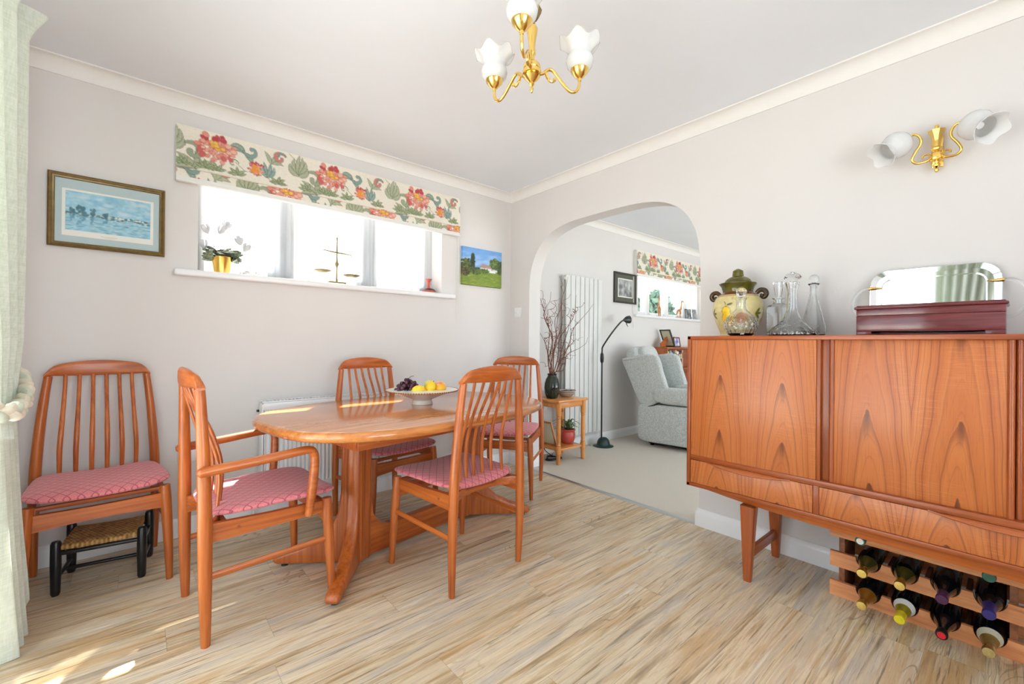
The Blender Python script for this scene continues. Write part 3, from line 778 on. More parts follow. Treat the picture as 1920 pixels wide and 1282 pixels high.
def bottle(label, y, z, glass, foil, capz=.262, neck=None,  collar=None, disc=None, rng=None):
    t = thing('wine_bottle', label, 'bottle', (-.052, y, z), group='bottles lying in the wine rack', rot=(0, -PI/2-R(1.2), 0))
    prof = [(0, .006), (.02, .002), (.035, 0), (.0375, .006), (.0378, .17), (.036, .19), (.029, .215), (.021, .24), (.0165, .262), (.0145, .285), (.0142, .300), (.0160, .302), (.0160, .314), (.0135, .316), (0, .316)]
    b = MB().lathe(prof, 28).obj('glass', glass, t)
    pr = [(np.interp(zz, [q[1] for q in prof[3:12]], [q[0] for q in prof[3:12]])+.0006, zz) for zz in np.linspace(capz, .300, 6)]
    MB().lathe([(float(a), float(c)) for a, c in pr]+[(.0168, .302), (.0168, .315), (.0150, .318), (.006, .3186), (0, .3186)], 24).obj('capsule', foil, t)
    if neck:
        pr = [(float(np.interp(zz, [q[1] for q in prof[3:12]], [q[0] for q in prof[3:12]])+.0004), float(zz)) for zz in np.linspace(neck[1], .29, 8)]
        MB().lathe(pr+[(.012, .29)], 28).obj('neck', neck[0], t)
    if collar:
        z0, z1 = .205, .232
        pr = [(float(np.interp(zz, [q[1] for q in prof[3:12]], [q[0] for q in prof[3:12]])+.0005), float(zz)) for zz in np.linspace(z0, z1, 5)]
        MB().lathe(shell(pr, .0004), 28).obj('neck_label', collar, t)
    if disc:
        MB().lathe([(.0115, .3186), (.0115, .3196), (0, .3196)], 20).obj('cap_disc', disc, t)
    return t
bottle('gold-foiled dark wine bottle, nearest the rack end in the middle row, beside the sideboard leg', YB[0], .182, 'bottle_black', 'foil_gold', .275, neck=('bottle_olive', .205))
bottle('gold-foiled olive glass bottle between the purple-capped one and the rack-end bottle, middle row', YB[1], .182, 'bottle_black', 'foil_gold', .275, neck=('bottle_olive', .205))
bottle('black wine bottle with a plum purple capsule in the middle row of the rack', YB[2], .182, 'bottle_black', 'foil_purple', .266)
bottle('black wine bottle with a violet blue capsule in the middle row of the rack', YB[3], .182, 'bottle_black', 'foil_blue', .250)
bottle('amber-necked wine bottle with gold top, at the rack end of the bottom row', YB[0], .058, 'bottle_black', 'foil_gold', .286, neck=('bottle_amber', .215))
bottle('sparkling wine bottle with bright yellow foil and white neck label, bottom row', YB[1], .058, 'bottle_black', 'foil_yellow', .272, neck=('foil_olive', .232), collar='paper_white')
bottle('black wine bottle with a red disc on its black cap, bottom row', YB[2], .058, 'bottle_black', 'foil_black', .288, disc='cap_red')
bottle('wine bottle with pale gold foil and cream neck label, bottom row', YB[3], .058, 'bottle_black', 'foil_pale_gold', .285, neck=('foil_old_gold', .232), collar='paper_cream')
bottle('bottle on the top row over the rack-end bottles, grey-green cap just below the sideboard', YB[0]+.005, .306, 'bottle_dark_green', 'foil_green', .28, disc='paper_white')
bottle('bottle on the top row with plain green cap, above the violet-capped bottle', YB[3], .306, 'bottle_dark_green', 'foil_green', .28)

# ------------------------------------------------------------------ things on the sideboard
ZT = 1.1012
LET = {'R': [[(0, 0), (0, 2), (1, 2), (1, 1), (0, 1), (1, 0)]], 'U': [[(0, 2), (0, .3), (.3, 0), (.8, 0), (1, .3), (1, 2)]], 'M': [[(0, 0), (0, 2), (.5, 1), (1, 2), (1, 0)]],
       'T': [[(0, 2), (1, 2)], [(.5, 2), (.5, 0)]], 'O': [[(0, .3), (0, 1.7), (.3, 2), (.7, 2), (1, 1.7), (1, .3), (.7, 0), (.3, 0), (0, .3)]], 'P': [[(0, 0), (0, 2), (1, 2), (1, 1), (0, 1)]], 'F': [[(0, 0), (0, 2), (1, 2)], [(0, 1), (.8, 1)]]}
def jar_paint():
    W = 2*PI*.12; p = Paint(W, .235, 900, C(214, 198, 140)); p.noise(.05, 1, 12); p.noise(.04, 2, 40)
    dk = C(58, 44, 30)
    for deg, kind in ((176, 'pear'), (300, 'pear'), (60, 'pear'), (212, 'peach'), (336, 'peach'), (96, 'peach'), (246, 'leaf'), (10, 'leaf'), (130, 'leaf')):
        x = W*deg/360
        if kind == 'pear':
            for g, c in ((.0022, dk), (0, C(238, 196, 40))):
                p.ell(x+.004, .088, .031+g, .032+g, c, 0, .03, wrapx=True); p.ell(x-.002, .128, .019+g, .024+g, c, 0, .03, wrapx=True)
            p.ell(x-.006, .085, .014, .02, C(232, 168, 34), 0, .6, .7, wrapx=True); p.ell(x+.008, .115, .01, .02, C(248, 216, 80), 0, .6, .8, wrapx=True)
            p.line([(x-.002, .152), (x-.006, .166), (x-.012, .176)], [.0012, .002], dk, wrapx=True); p.ell(x+.016, .163, .015, .006, C(98, 104, 84), .3, .2, wrapx=True)
        elif kind == 'peach':
            p.ell(x, .088, .034, .034, dk, 0, .03, wrapx=True); p.ell(x, .088, .032, .032, C(206, 152, 96), 0, .03, wrapx=True); p.ell(x-.01, .095, .014, .018, C(198, 96, 60), 0, .7, .8, wrapx=True)
        else:
            for q in (-.6, .1, .8): p.ell(x+.014*math.cos(q), .115+.02*math.sin(q), .02, .007, C(120, 116, 40), q, .2, wrapx=True); p.line([(x, .115), (x+.03*math.cos(q), .115+.03*math.sin(q))], .0008, dk, wrapx=True)
    x0 = W*188/360
    for i, ch in enumerate('RUMTOPF'):
        for st in LET[ch]: p.line([(x0+.0135*i+.008*a, .186+.006*b) for a, b in st], .0009, C(150, 128, 76), .8, wrapx=True)
    p.a[p.Y > .214] = C(104, 60, 30)[:3]
    m = (p.Y > .206) & (p.Y <= .214); p.a[m] = p.a[m]*.5+np.array(C(150, 84, 60)[:3])*.5
    p.a[p.Y < .016] = C(216, 204, 160)[:3]
    return p
jp = jar_paint()
vcol('jar_glaze', .22); plain('olive_glaze', C(84, 78, 20), .14, vary=.35, scale=18); plain('brown_glaze', C(66, 44, 16), .2, vary=.3)
jr = thing('stoneware_jar', 'big stoneware jar painted with a yellow pear, olive lid, on the sideboard', 'jar', (-.142, -1.995, ZT))
pz = [(.080, 0), (.083, .006), (.082, .015), (.084, .025), (.099, .062), (.112, .098), (.119, .128), (.119, .155), (.114, .178), (.104, .200), (.090, .216), (.074, .227), (.070, .232)]
pz = [(float(np.interp(z, [q[1] for q in pz], [q[0] for q in pz])), float(z)) for z in np.linspace(0, .232, 90)]
MB().lathe(pz, 220).obj('body', 'jar_glaze', jr, smooth=60, col=lambda co: jp.at((np.arctan2(co[:, 1], co[:, 0]) % (2*PI))*.12, co[:, 2], True))
MB().lathe([(.060, .226), (.071, .228), (.071, .240), (.076, .258), (.086, .272), (.087, .277), (.080, .279), (.060, .275)], 40, mod=lambda r, z, a: (r*(1+.02*math.cos(12*a)*(z > .25)), z)).obj('collar', 'olive_glaze', jr)
ld = MB().lathe([(0, .276), (.066, .276), (.066, .281), (.058, .296), (.045, .306), (.032, .312), (.0275, .315), (.0255, .330), (.024, .343), (.020, .346), (.009, .353), (0, .356)], 40).obj('lid', 'olive_glaze', jr)
for s in (-1, 1):
    MB().tube(bez([(0, s*.090, .222), (0, s*.108, .236), (0, s*.128, .232), (0, s*.136, .214), (0, s*.126, .198), (0, s*.114, .204), (0, s*.117, .216)], 5), lerpn([.010, .012, .012, .011, .009, .007], 31), 10).obj('handle', 'brown_glaze', jr)

def decanter(label, loc, prof, stop, mod=None, seg=48, rz=0):
    t = thing('decanter', label, 'decanter', loc, rz, 'glass decanters on the sideboard')
    inn = [(max(.002, r-.0045), z) for r, z in prof if z > .012]
    MB().lathe([(0, 0)]+prof+inn[::-1]+[(0, inn[0][1])], seg, mod=mod).obj('body', 'crystal', t, smooth=25 if mod else 60)
    MB().lathe(stop, 24, mod=(lambda r, z, a: (r*(1+.05*math.cos(8*a)), z)) if mod else None).obj('stopper', 'crystal', t, smooth=30)
    return t
def cut(n, k, amp, z0, z1):
    return lambda r, z, a: (r*(1+amp*(abs(math.sin(n*a/2+k*z))+abs(math.sin(n*a/2-k*z))-1.2)*(1 if z0 < z < z1 else 0)), z)
def fine(prof, n):
    zs = [q[1] for q in prof]; return [(float(np.interp(z, zs, [q[0] for q in prof])), float(z)) for z in np.linspace(zs[0], zs[-1], n)]
def stopper_ball(z, r): return [(.008, z-.022), (.009, z), (.006, z+.003)]+[(max(.0002, r*math.sin(PI*k/10)), z+.003+r-r*math.cos(PI*k/10)) for k in range(2, 11)]
decanter('round cut-glass decanter with ball stopper, in front of the painted stoneware jar', (-.355, -2.095, ZT),
    fine([(.045, 0), (.052, .006), (.066, .03), (.0705, .055), (.066, .078), (.05, .098), (.034, .112), (.0235, .125), (.021, .14), (.0215, .168), (.0245, .175), (.0245, .178)], 40), stopper_ball(.178, .0245), cut(18, 60, .06, .008, .095), 72)
decanter('square cut-glass decanter with a flat-topped stopper, behind the broad-based decanter', (-.12, -2.178, ZT),
    [(.046, 0), (.0475, .004), (.0475, .145), (.044, .155), (.028, .160), (.022, .166), (.022, .184), (.027, .188), (.027, .192)],
    [(.012, .176), (.013, .192), (.013, .2), (.016, .215), (.019, .235), (.0225, .262), (.0225, .268), (0, .268)],
    lambda r, z, a: (r*((1/max(abs(math.cos(a)), abs(math.sin(a))))**.8 if z < .15 and r > .03 else 1)*(1+.03*abs(math.sin(9*a+40*z))*(.01 < z < .14)), z), 64, R(12))
decanter("broad-based ship's decanter in cut glass with a pointed stopper", (-.285, -2.286, ZT),
    fine([(.088, 0), (.097, .004), (.098, .018), (.080, .036), (.050, .056), (.032, .085), (.022, .115), (.019, .16), (.018, .195), (.022, .215), (.027, .235), (.028, .24)], 40),
    [(.010, .215), (.012, .24), (.014, .244), (.026, .250), (.034, .262), (.026, .274), (.010, .286), (0, .289)], cut(16, 55, .065, .004, .075), 72)
decanter('plain teardrop glass decanter with a ball stopper, behind and beside the broad-based one', (-.095, -2.318, ZT),
    fine([(.036, 0), (.046, .006), (.051, .028), (.049, .048), (.042, .08), (.033, .12), (.024, .16), (.0165, .20), (.0145, .238), (.0235, .246), (.0235, .249)], 40), stopper_ball(.249, .0205))
# mahogany canteen box
bx = thing('wooden_box', 'dark red mahogany box with a moulded lid, in front of the silver tray', 'box', (-.275, -2.7245, ZT))
mb = MB().box((0, 0, .045), (.17, .390, .060), .001)
for y in (-.172, .172): mb.box((0, y, .0075), (.17, .046, .015), .001)
mb.obj('body', 'mahogany', bx)
mb = MB().box((0, 0, .088), (.17, .390, .024), .001); mb.box((0, 0, .1055), (.182, .404, .011), .005, 3); mb.box((0, 0, .1125), (.17, .39, .006), .003)
mb.obj('lid', 'mahogany', bx)
# silver tray leaning on the wall
th_ = R(2.6); tx = Vector((0, -1, 0)); ty = Vector((math.sin(th_), 0, math.cos(th_))); tz = tx.cross(ty)
tm = Matrix((tx, ty, tz)).transposed().to_4x4(); tm.translation = Vector((-.040, -2.712, ZT))+ty*.1435
tr = thing('serving_tray', 'mirror-polished steel tray with clear handles, leaning on the wall behind the red box', 'tray', tm.translation, rot=tm.to_euler())
def ring(w, h, r, z): return [(x, y, z) for x, y in rrect(w, h, r, 8)]
mb = MB(); W_, H_ = .392, .287
rg = [ring(W_, H_, .065, .007), ring(W_, H_, .065, .010), ring(W_-.004, H_-.004, .063, .011), ring(W_-.072, H_-.072, .038, .004), ring(W_-.078, H_-.078, .036, .008), ring(W_-.086, H_-.086, .034, .007), ring(W_-.094, H_-.094, .030, -.002), ring(W_-.1, H_-.1, .028, -.004)]
mb.loft(rg, cap=False); mb.add(rg[-1], [tuple(range(len(rg[-1])))]); mb.add(rg[0], [tuple(range(len(rg[0])))[::-1]])
mb.obj('plate', 'steel', tr, smooth=25)
mb = MB()
for cx, cy, a, l in ((-.02, .04, .3, .02), (.02, .035, .6, .018), (.055, .045, .9, .02), (.09, .04, .7, .018), (-.05, .055, 2.2, .014), (-.06, .04, 1.2, .014), (-.075, .052, .2, .012)):
    mb.prism([(l*math.cos(q), l*.35*math.sin(q)) for q in [2*PI*k/14 for k in range(14)]], .0006, m=TR((cx, cy, -.0041), (0, 0, a)))
for cx, cy in ((-.045, .06), (-.055, .068), (-.04, .07), (-.05, .06)): mb.ball((cx, cy, -.004), .009, 10, 6, (1, 1, .1))
mb.obj('etched_motif', 'foil_pale_gold', tr)
for s in (-1, 1):
    pts = bez([(s*.165, .068, .008), (s*.19, .070, .008), (s*.225, .066, .008), (s*.250, .035, .008), (s*.258, 0, .008), (s*.250, -.035, .008), (s*.225, -.066, .008), (s*.19, -.070, .008), (s*.165, -.068, .008)], 5)
    h = MB().tube(pts[5:-5], .0055, 12).obj('handle', 'acrylic', tr)
    mb = MB()
    for sy_ in (-1, 1): mb.lathe([(0, 0), (.003, .004), (.0078, .04), (.0078, .048), (0, .048)], 14, aim((s*.152, sy_*.069, .0085), (s, 0, 0)))
    mb.obj('ferrule', 'brass', h)

# ------------------------------------------------------------------ lamps
def shade_prof(k=1.0): return [(r*k, z*k*.72) for r, z in ((.018, 0), (.034, .006), (.0455, .024), (.0495, .046), (.0475, .062), (.0415, .078), (.0405, .088), (.046, .106), (.058, .124), (.070, .138), (.074, .143))]
def frill(k=1.0):
    def f(r, z, a):
        t = max(0, (z/k-.068)/.035); return (r*(1+.05*t*math.cos(6*a)), z+k*.011*t*math.cos(6*a+.4))
    return f
plain('shade_rim', C(200, 196, 186), .15, vary=.05)
ch = thing('ceiling_light', 'three-armed brass ceiling light with frilled white glass shades', 'ceiling light', (-1.467, -1.829, 0))
mb = MB().lathe([(0, 1.934), (.004, 1.938), (.007, 1.948), (.004, 1.958), (.010, 1.966), (.008, 1.972), (.022, 1.984), (.029, 1.992), (.026, 1.997), (.032, 2.000), (.033, 2.012), (.029, 2.016), (.031, 2.020), (.029, 2.032), (.020, 2.042), (.010, 2.048), (.009, 2.066), (.013, 2.072), (.0135, 2.082), (.0105, 2.090), (.012, 2.112), (.018, 2.146), (.0195, 2.160), (.012, 2.176), (.005, 2.186), (.005, 2.30)], 32)
mb.obj('stem', 'brass', ch)
MB().lathe([(.006, 2.300), (.022, 2.306), (.046, 2.330), (.054, 2.352), (.056, CZ-.001), (0, CZ-.001)], 28).obj('ceiling_rose', 'brass', ch)
MB().lathe([(.006, 2.192), (.020, 2.196), (.030, 2.212), (.034, 2.226), (.032, 2.228), (.006, 2.204)], 8).obj('octagonal_cup', 'old_brass', ch, smooth=20)
cl = Vector((-2.5042, -2.9419)); 
cpx = []
for k in range(3):
    a = R(217+120*k)
    m = Matrix.Rotation(a, 4, 'Z')
    pts = bez([(.026, 0, 2.006), (.045, 0, 2.014), (.060, 0, 2.028), (.078, 0, 2.030), (.100, 0, 2.010), (.128, 0, 1.982), (.150, 0, 1.968), (.170, 0, 1.972), (.182, 0, 1.990), (.185, 0, 2.020)], 5)
    arm = MB().tube(pts, lerpn([.0055, .0062, .006, .0058, .0055, .005], len(pts)), 10, m=m).obj('arm', 'brass', ch)
    MB().tube(bez([(.052, 0, 2.020), (.060, 0, 2.000), (.074, 0, 1.990), (.088, 0, 1.997), (.084, 0, 2.004)], 5), lerpn([.0045, .005, .0055, .005, .004], 21), 8, m=m).obj('scroll', 'brass', arm)
    MB().lathe([(.006, 2.012), (.007, 2.022), (.016, 2.028), (.031, 2.046), (.033, 2.055), (.030, 2.058), (.020, 2.050)], 24, m @ TR((.185, 0, 0))).obj('gallery_cup', 'brass', arm)
    sh = MB().lathe(shell(shade_prof(), .0022), 48, m @ TR((.185, 0, 2.050)), mod=frill()).obj('glass_shade', 'opal_glass', ch, smooth=60)
    MB().tube([m @ Vector((.185+frill()(.074, .103, q)[0]*math.cos(q), frill()(.074, .103, q)[0]*math.sin(q), 2.050+frill()(.074, .103, q)[1])) for q in [2*PI*j/48 for j in range(48)]], .0010, 6, closed=True).obj('rim', 'shade_rim', sh)
    MB().lathe([(.010, 0), (.012, .02), (.015, .03), (.020, .05), (.016, .064), (.006, .072), (0, .073)], 16, m @ TR((.185, 0, 2.05))).obj('light_bulb', 'white_plastic', ch)
wl = thing('wall_light', 'brass twin wall light with two white glass flower shades, above the sideboard', 'wall light', (0, -2.726, 0))
MB().lathe([(0, 1.772), (.006, 1.776), (.008, 1.784), (.005, 1.790), (.012, 1.797), (.014, 1.803), (.006, 1.810), (.008, 1.818), (.022, 1.822), (.022, 1.826), (.010, 1.828), (.010, 1.852), (.008, 1.858), (.018, 1.864), (.020, 1.870), (.012, 1.878), (.0135, 1.90), (.018, 1.922), (.028, 1.940), (.029, 1.944), (.012, 1.946), (.006, 1.95), (.008, 1.958), (.007, 1.966), (0, 1.969)], 8, TR((-.034, 0, 0), (0, 0, R(22.5)))).obj('urn_stem', 'brass', wl, smooth=20)
MB().box((-.034, 0, 1.840), (.026, .026, .026), .003).obj('boss', 'brass', wl)
MB().b2((-.012, -.018, 1.80), (-.0005, .018, 1.93), .003).obj('back_plate', 'brass', wl)
for s in (-1, 1):
    pts = bez([(-.036, s*.012, 1.838), (-.045, s*.032, 1.824), (-.055, s*.060, 1.822), (-.062, s*.072, 1.838), (-.066, s*.062, 1.864), (-.070, s*.046, 1.890), (-.074, s*.044, 1.912), (-.078, s*.056, 1.932), (-.082, s*.074, 1.934), (-.086, s*.090, 1.920)], 5)
    arm = MB().tube(pts, .0052, 10).obj('arm', 'brass', wl)
    MB().tube(bez([(-.036, s*.014, 1.838), (-.043, s*.026, 1.852), (-.047, s*.040, 1.848), (-.048, s*.040, 1.838)], 4), .0038, 8).obj('scroll', 'brass', arm)
    d = Vector((-.60, s*.56, -.57)).normalized(); p0 = Vector((-.086, s*.088, 1.924))
    MB().lathe([(.004, -.006), (.012, -.002), (.020, .004), (.019, .008), (.004, .006)], 20, aim(p0, d)).obj('shade_cup', 'brass', arm)
    k = .92
    pr = [(.012, 0), (.034, .006), (.050, .028), (.053, .048), (.047, .070), (.037, .086), (.037, .094), (.046, .108), (.055, .120)]
    MB().lathe(shell(pr, .002), 40, aim(p0, d), mod=lambda r, z, a: (r*(1+.06*max(0, (z-.09)/.03)*math.cos(5*a)), z+.006*max(0, (z-.09)/.03)*math.cos(5*a))).obj('glass_shade', 'opal_glass', wl, smooth=60)
    MB().lathe([(.008, .005), (.010, .02), (.016, .05), (.012, .066), (0, .072)], 14, aim(p0, d)).obj('light_bulb', 'white_plastic', wl)

# ------------------------------------------------------------------ floral roman blinds
def floral():
    p = Paint(.62, .34, 700, C(246, 240, 225)); p.noise(.02, 3, 3)
    rn = random.Random(11); dk = C(92, 100, 88); sage = C(176, 182, 152); teal = C(136, 162, 156); grn = C(146, 158, 118); pink = C(222, 138, 126); red = C(190, 70, 78)
    def E(*a, **k): p.ell(*a, wrapx=True, **k)
    def L(*a, **k): p.line(*a, wrapx=True, **k)
    def blade(x, y, a, l, wd, c, curl=.5):
        pts = []; q = a
        for i in range(12):
            pts.append((x, y)); x += l/12*math.cos(q); y += l/12*math.sin(q); q += curl/12*(1+i*.12)
        L(pts, [wd*.35, wd, wd*.8, wd*.15], dk, al=.75); L(pts, [wd*.2, wd*.78, wd*.6, wd*.05], c); L(pts, [.0006, .0009, .0004], C(222, 220, 198), al=.7)
    def scroll(x, y, r, a0, turn, wd, c):
        pts = [(x+r*(1-.75*i/26)*math.cos(a0+turn*i/26), y+r*(1-.75*i/26)*math.sin(a0+turn*i/26)) for i in range(27)]
        L(pts, [wd*.5, wd, wd*.7, wd*.9], dk, al=.7); L(pts, [wd*.3, wd*.74, wd*.5, wd*.6], c)
    def peony(x, y, R_, core=True):
        for i in range(80):
            a = rn.uniform(0, 2*PI); d = R_*math.sqrt(rn.random()); px, py = x+d*math.cos(a), y+d*math.sin(a)*.95
            t = d/R_; c = [C(226, 150, 132), C(232, 168, 148), C(206, 104, 100), C(238, 188, 168)][rn.randrange(4)]
            if py > y+.3*R_ and rn.random() < .6: c = red
            s = R_*rn.uniform(.13, .22); E(px, py, s, s*.8, C(176, 84, 84), rot=a, soft=.1, al=.8); E(px, py+.001, s*.84, s*.64, c, rot=a, soft=.2)
        if core:
            for i in range(9):
                a = rn.uniform(0, 2*PI); d = R_*.42*math.sqrt(rn.random()); E(x+d*math.cos(a), y+.1*R_+d*math.sin(a)*.6, R_*.15, R_*.13, C(206, 140, 60), soft=.1); E(x+d*math.cos(a), y+.1*R_+d*math.sin(a)*.6+.001, R_*.12, R_*.10, C(240, 196, 96), soft=.2)
    for a, l, cu in ((2.8, .09, .9), (2.2, .10, .5), (1.5, .10, .1), (.9, .09, -.5)): blade(.56, .075, a, l*1.2, .016, sage, cu)
    for a, l, cu in ((.5, .08, -.8), (1.1, .09, -.3), (1.8, .08, .4)): blade(.30, .20, a, l, .013, sage, cu)
    # stems, scrolls and leaves first, then blossoms
    L([(.12, .16), (.17, .12), (.24, .135), (.30, .10), (.36, .12)], .0016, C(150, 156, 120)); L([(.42, .19), (.46, .24), (.40, .29)], .0016, C(150, 156, 120))
    for a, l, cu in ((2.3, .10, -.9), (1.75, .115, -.4), (1.2, .11, .4), (.75, .10, .9), (2.9, .08, -1.2), (.2, .075, 1.2)): blade(.455, .165, a, l*1.25, .017, sage, cu)
    for a, l, cu in ((.4, .07, 1.1), (1.0, .075, .6), (1.6, .07, .2), (2.2, .06, -.6)): blade(.275, .115, a, l*1.35, .014, teal, cu)
    for a, l, cu in ((2.6, .09, 1.0), (2.0, .08, 1.6), (-.5, .07, -1.0)): blade(.165, .225, a, l*1.2, .016, C(140, 164, 150), cu)
    scroll(.350, .245, .036, .6, 5.6, .013, C(206, 132, 122)); scroll(.350, .255, .034, .4, 2.4, .007, teal)
    scroll(.545, .165, .050, 2.2, -5.2, .018, C(158, 170, 140)); scroll(.20, .245, .040, 3.4, 4.4, .014, teal); scroll(.11, .15, .028, 0.2, 4.6, .005, C(150, 160, 126))
    for x in (.03, .13, .34, .50, .60):
        for a in (.3, .9, 1.6, 2.3, 2.9): blade(x, .088, a, .055, .011, grn, rn.uniform(-.6, .6))
    peony(.03, .212, .086); peony(.225, .150, .040)
    peony(.39, .035, .04, False); peony(.09, .03, .035, False); scroll(.23, .035, .03, 1.0, 5, .009, C(214, 140, 124)); scroll(.50, .03, .03, .2, -5, .009, sage)
    for i in range(9): E(.225+rn.uniform(-.02, .02), .15+rn.uniform(-.02, .02), .010, .009, C(232, 150, 66), soft=.3)
    p.noise(.03, 5, 2)
    return p
fp = floral()
def fabric_extra(g, c):
    g.bump(g.noise(g.obj(), 500, 2), .15, .002); return c
def mkvc():
    g = G('floral_fabric'); c = g.n('ShaderNodeAttribute', attribute_name='Col').outputs[0]
    g.P(Base_Color=c, Roughness=.85)
    tl = g.n('ShaderNodeBsdfTranslucent', {0: c}).outputs[0]
    mx = g.n('ShaderNodeMixShader', {0: .18, 1: g.b.outputs[0], 2: tl}).outputs[0]
    g.t.links.new(mx, g.out.inputs[0]); M['floral_fabric'] = g.m
mkvc()
plain('lining_white', C(238, 236, 230), .8, vary=.01)
def blind(label, x0, x1, ztop, zfold, zbot, off, step=.0042, cord=None, cordz=1.2):
    t = thing('roman_blind', label, 'blind', (x0, -.022, 0)); wd = x1-x0
    nx = int(wd/step)
    # upper panel hangs to the fold and turns under
    def up(u, v):
        if v < .86: return (u*wd, -.022-.010*(v/.86)**2, ztop+(zfold-ztop)*(v/.86))
        q = (v-.86)/.14*PI; return (u*wd, -.032+.010*(1-math.cos(q))*.9, zfold-.008*math.sin(q))
    nz = int((ztop-zfold)/step/.86)
    MB().grid(up, nx, nz).obj('front_panel', 'floral_fabric', t, col=lambda co: fp.at(co[:, 0]+off, np.clip(co[:, 2]-zfold+.075, 0, .339), True))
    nz = int((zfold-zbot+.02)/step)
    MB().grid(lambda u, v: (u*wd, -.012-.014*math.sin(PI*min(1, v*1.05)), zfold+.02+(zbot-zfold-.02)*v), nx, nz).obj('lower_fold', 'floral_fabric', t, col=lambda co: fp.at(co[:, 0]+off+.27, np.clip(co[:, 2]-zbot+.165, 0, .339), True))
    mb = MB().b2((-.001, -.034, zbot-.009), (wd+.001, -.004, zbot+.002), .004); mb.obj('hem_bar', 'lining_white', t)
    MB().b2((0, -.020, zbot), (wd, .020, ztop-.004), .002).obj('backing', 'lining_white', t)
    if cord is not None:
        mb = MB()
        for dx in (-.006, .006): mb.tube([(cord+dx, .010, ztop-.02), (cord+dx, .008, cordz)], .0018, 6)
        mb.tube([(cord-.006, .008, cordz), (cord, .008, cordz-.006), (cord+.006, .008, cordz)], .0018, 6)
        mb.obj('pull_cord', 'lining_white', t)
    return t
b1 = blind('floral roman blind half raised over the dining room window', -2.363, -.572, 2.205, 1.985, 1.912, .475-.62*0, cord=1.800, cordz=1.21)
b2 = blind('floral roman blind over the living room window, seen through the arch', 1.905, 3.99, 2.165, 1.935, 1.875, .30, .008, cord=-.018, cordz=1.26)

# ------------------------------------------------------------------ pictures on the window wall
def frame(mb, w_, h_, b, d, z=0):
    rg = []
    for dx, dz in ((0, 0), (0, -d*.8), (b*.25, -d), (b*.55, -d*.86), (b*.62, -d*.72), (b*.9, -d*.62), (b, -d*.4), (b, 0)):
        rg.append([(sx*(w_/2-dx), dz, sz*(h_/2-dx)) for sx, sz in ((-1, -1), (1, -1), (1, 1), (-1, 1))])
    mb.loft(rg, cap=False); return mb
def river():
    p = Paint(.309, .186, 700, C(150, 196, 214)); rn = random.Random(2); p.noise(.10, 1, 6)
    for i in range(40): p.ell(rn.uniform(0, .31), rn.uniform(.10, .186), rn.uniform(.01, .035), rn.uniform(.004, .010), [C(196, 216, 226), C(120, 176, 206), C(176, 208, 220)][i % 3], rn.uniform(-.2, .2), .5, .7)
    for i in range(160): p.ell(rn.uniform(0, .31), rn.uniform(0, .072), rn.uniform(.004, .016), rn.uniform(.0012, .003), [C(110, 168, 190), C(168, 206, 214), C(92, 150, 178), C(190, 214, 214)][i % 4], 0, .5, .75)
    for i in range(120):
        x = rn.uniform(0, .31); p.ell(x, .078+rn.uniform(-.006, .010)*(1.3-x*2), .006, .004, [C(64, 112, 126), C(84, 132, 140), C(54, 96, 116), C(196, 208, 204)][i % 4], 0, .4, .9)
    for x, h in ((.215, .030), (.245, .034), (.262, .042), (.285, .022), (.17, .018)):
        for i in range(16): p.ell(x+rn.uniform(-.007, .007), .082+rn.uniform(0, h), .0045, .006, [C(56, 100, 118), C(74, 120, 132)][i % 2], 0, .4, .9)
        for i in range(8): p.ell(x+rn.uniform(-.006, .006), .07-rn.uniform(0, h), .004, .005, C(78, 132, 160), 0, .5, .6)
    for i in range(14): x = rn.uniform(.02, .14); p.ell(x, .084, .004, .003, C(226, 222, 214), 0, .2); 
    p.ell(.09, .045, .008, .0015, C(54, 70, 88), 0, .2)
    return p
rp = river(); rp.a = rp.a[:, ::-1]
vcol('print_ink', .5); plain('paper_mount', C(238, 236, 228), .8, vary=.01); plain('mat_board', C(182, 200, 202), .8, vary=.015)
plain('bronze_frame', C(112, 88, 44), .35, .35, vary=.2, scale=40); plain('caption_grey', C(200, 186, 178), .8, vary=.05)
pf_ = thing('framed_print', 'framed blue river landscape print with pale blue mount, on the wall beside the curtain', 'picture', (-2.618, -.002, 1.6675))
frame(MB(), .426, .347, .024, .022).obj('frame', 'bronze_frame', pf_, smooth=30)
MB().b2((-.195, -.008, -.155), (.195, -.003, .155), 0).obj('mount', 'mat_board', pf_)
pp = MB().b2((-.166, -.0095, -.118), (.166, -.008, .104), 0).obj('paper', 'paper_mount', pf_)
MB().grid(lambda u, v: (-.1545+.309*u, -.0100, -.091+.186*v), 150, 92).obj('printed_image', 'print_ink', pf_, smooth=0, col=lambda co: rp.at(co[:, 0]+.1545, co[:, 2]+.091))
mb = MB()
for i in range(9): mb.b2((-.03+.0066*i, -.0100, -.108), (-.03+.0066*i+.0045, -.0096, -.1055), 0); mb.b2((-.018+.0045*i, -.0100, -.1135), (-.018+.0045*i+.003, -.0096, -.112), 0)
mb.obj('caption_lines', 'caption_grey', pf_)
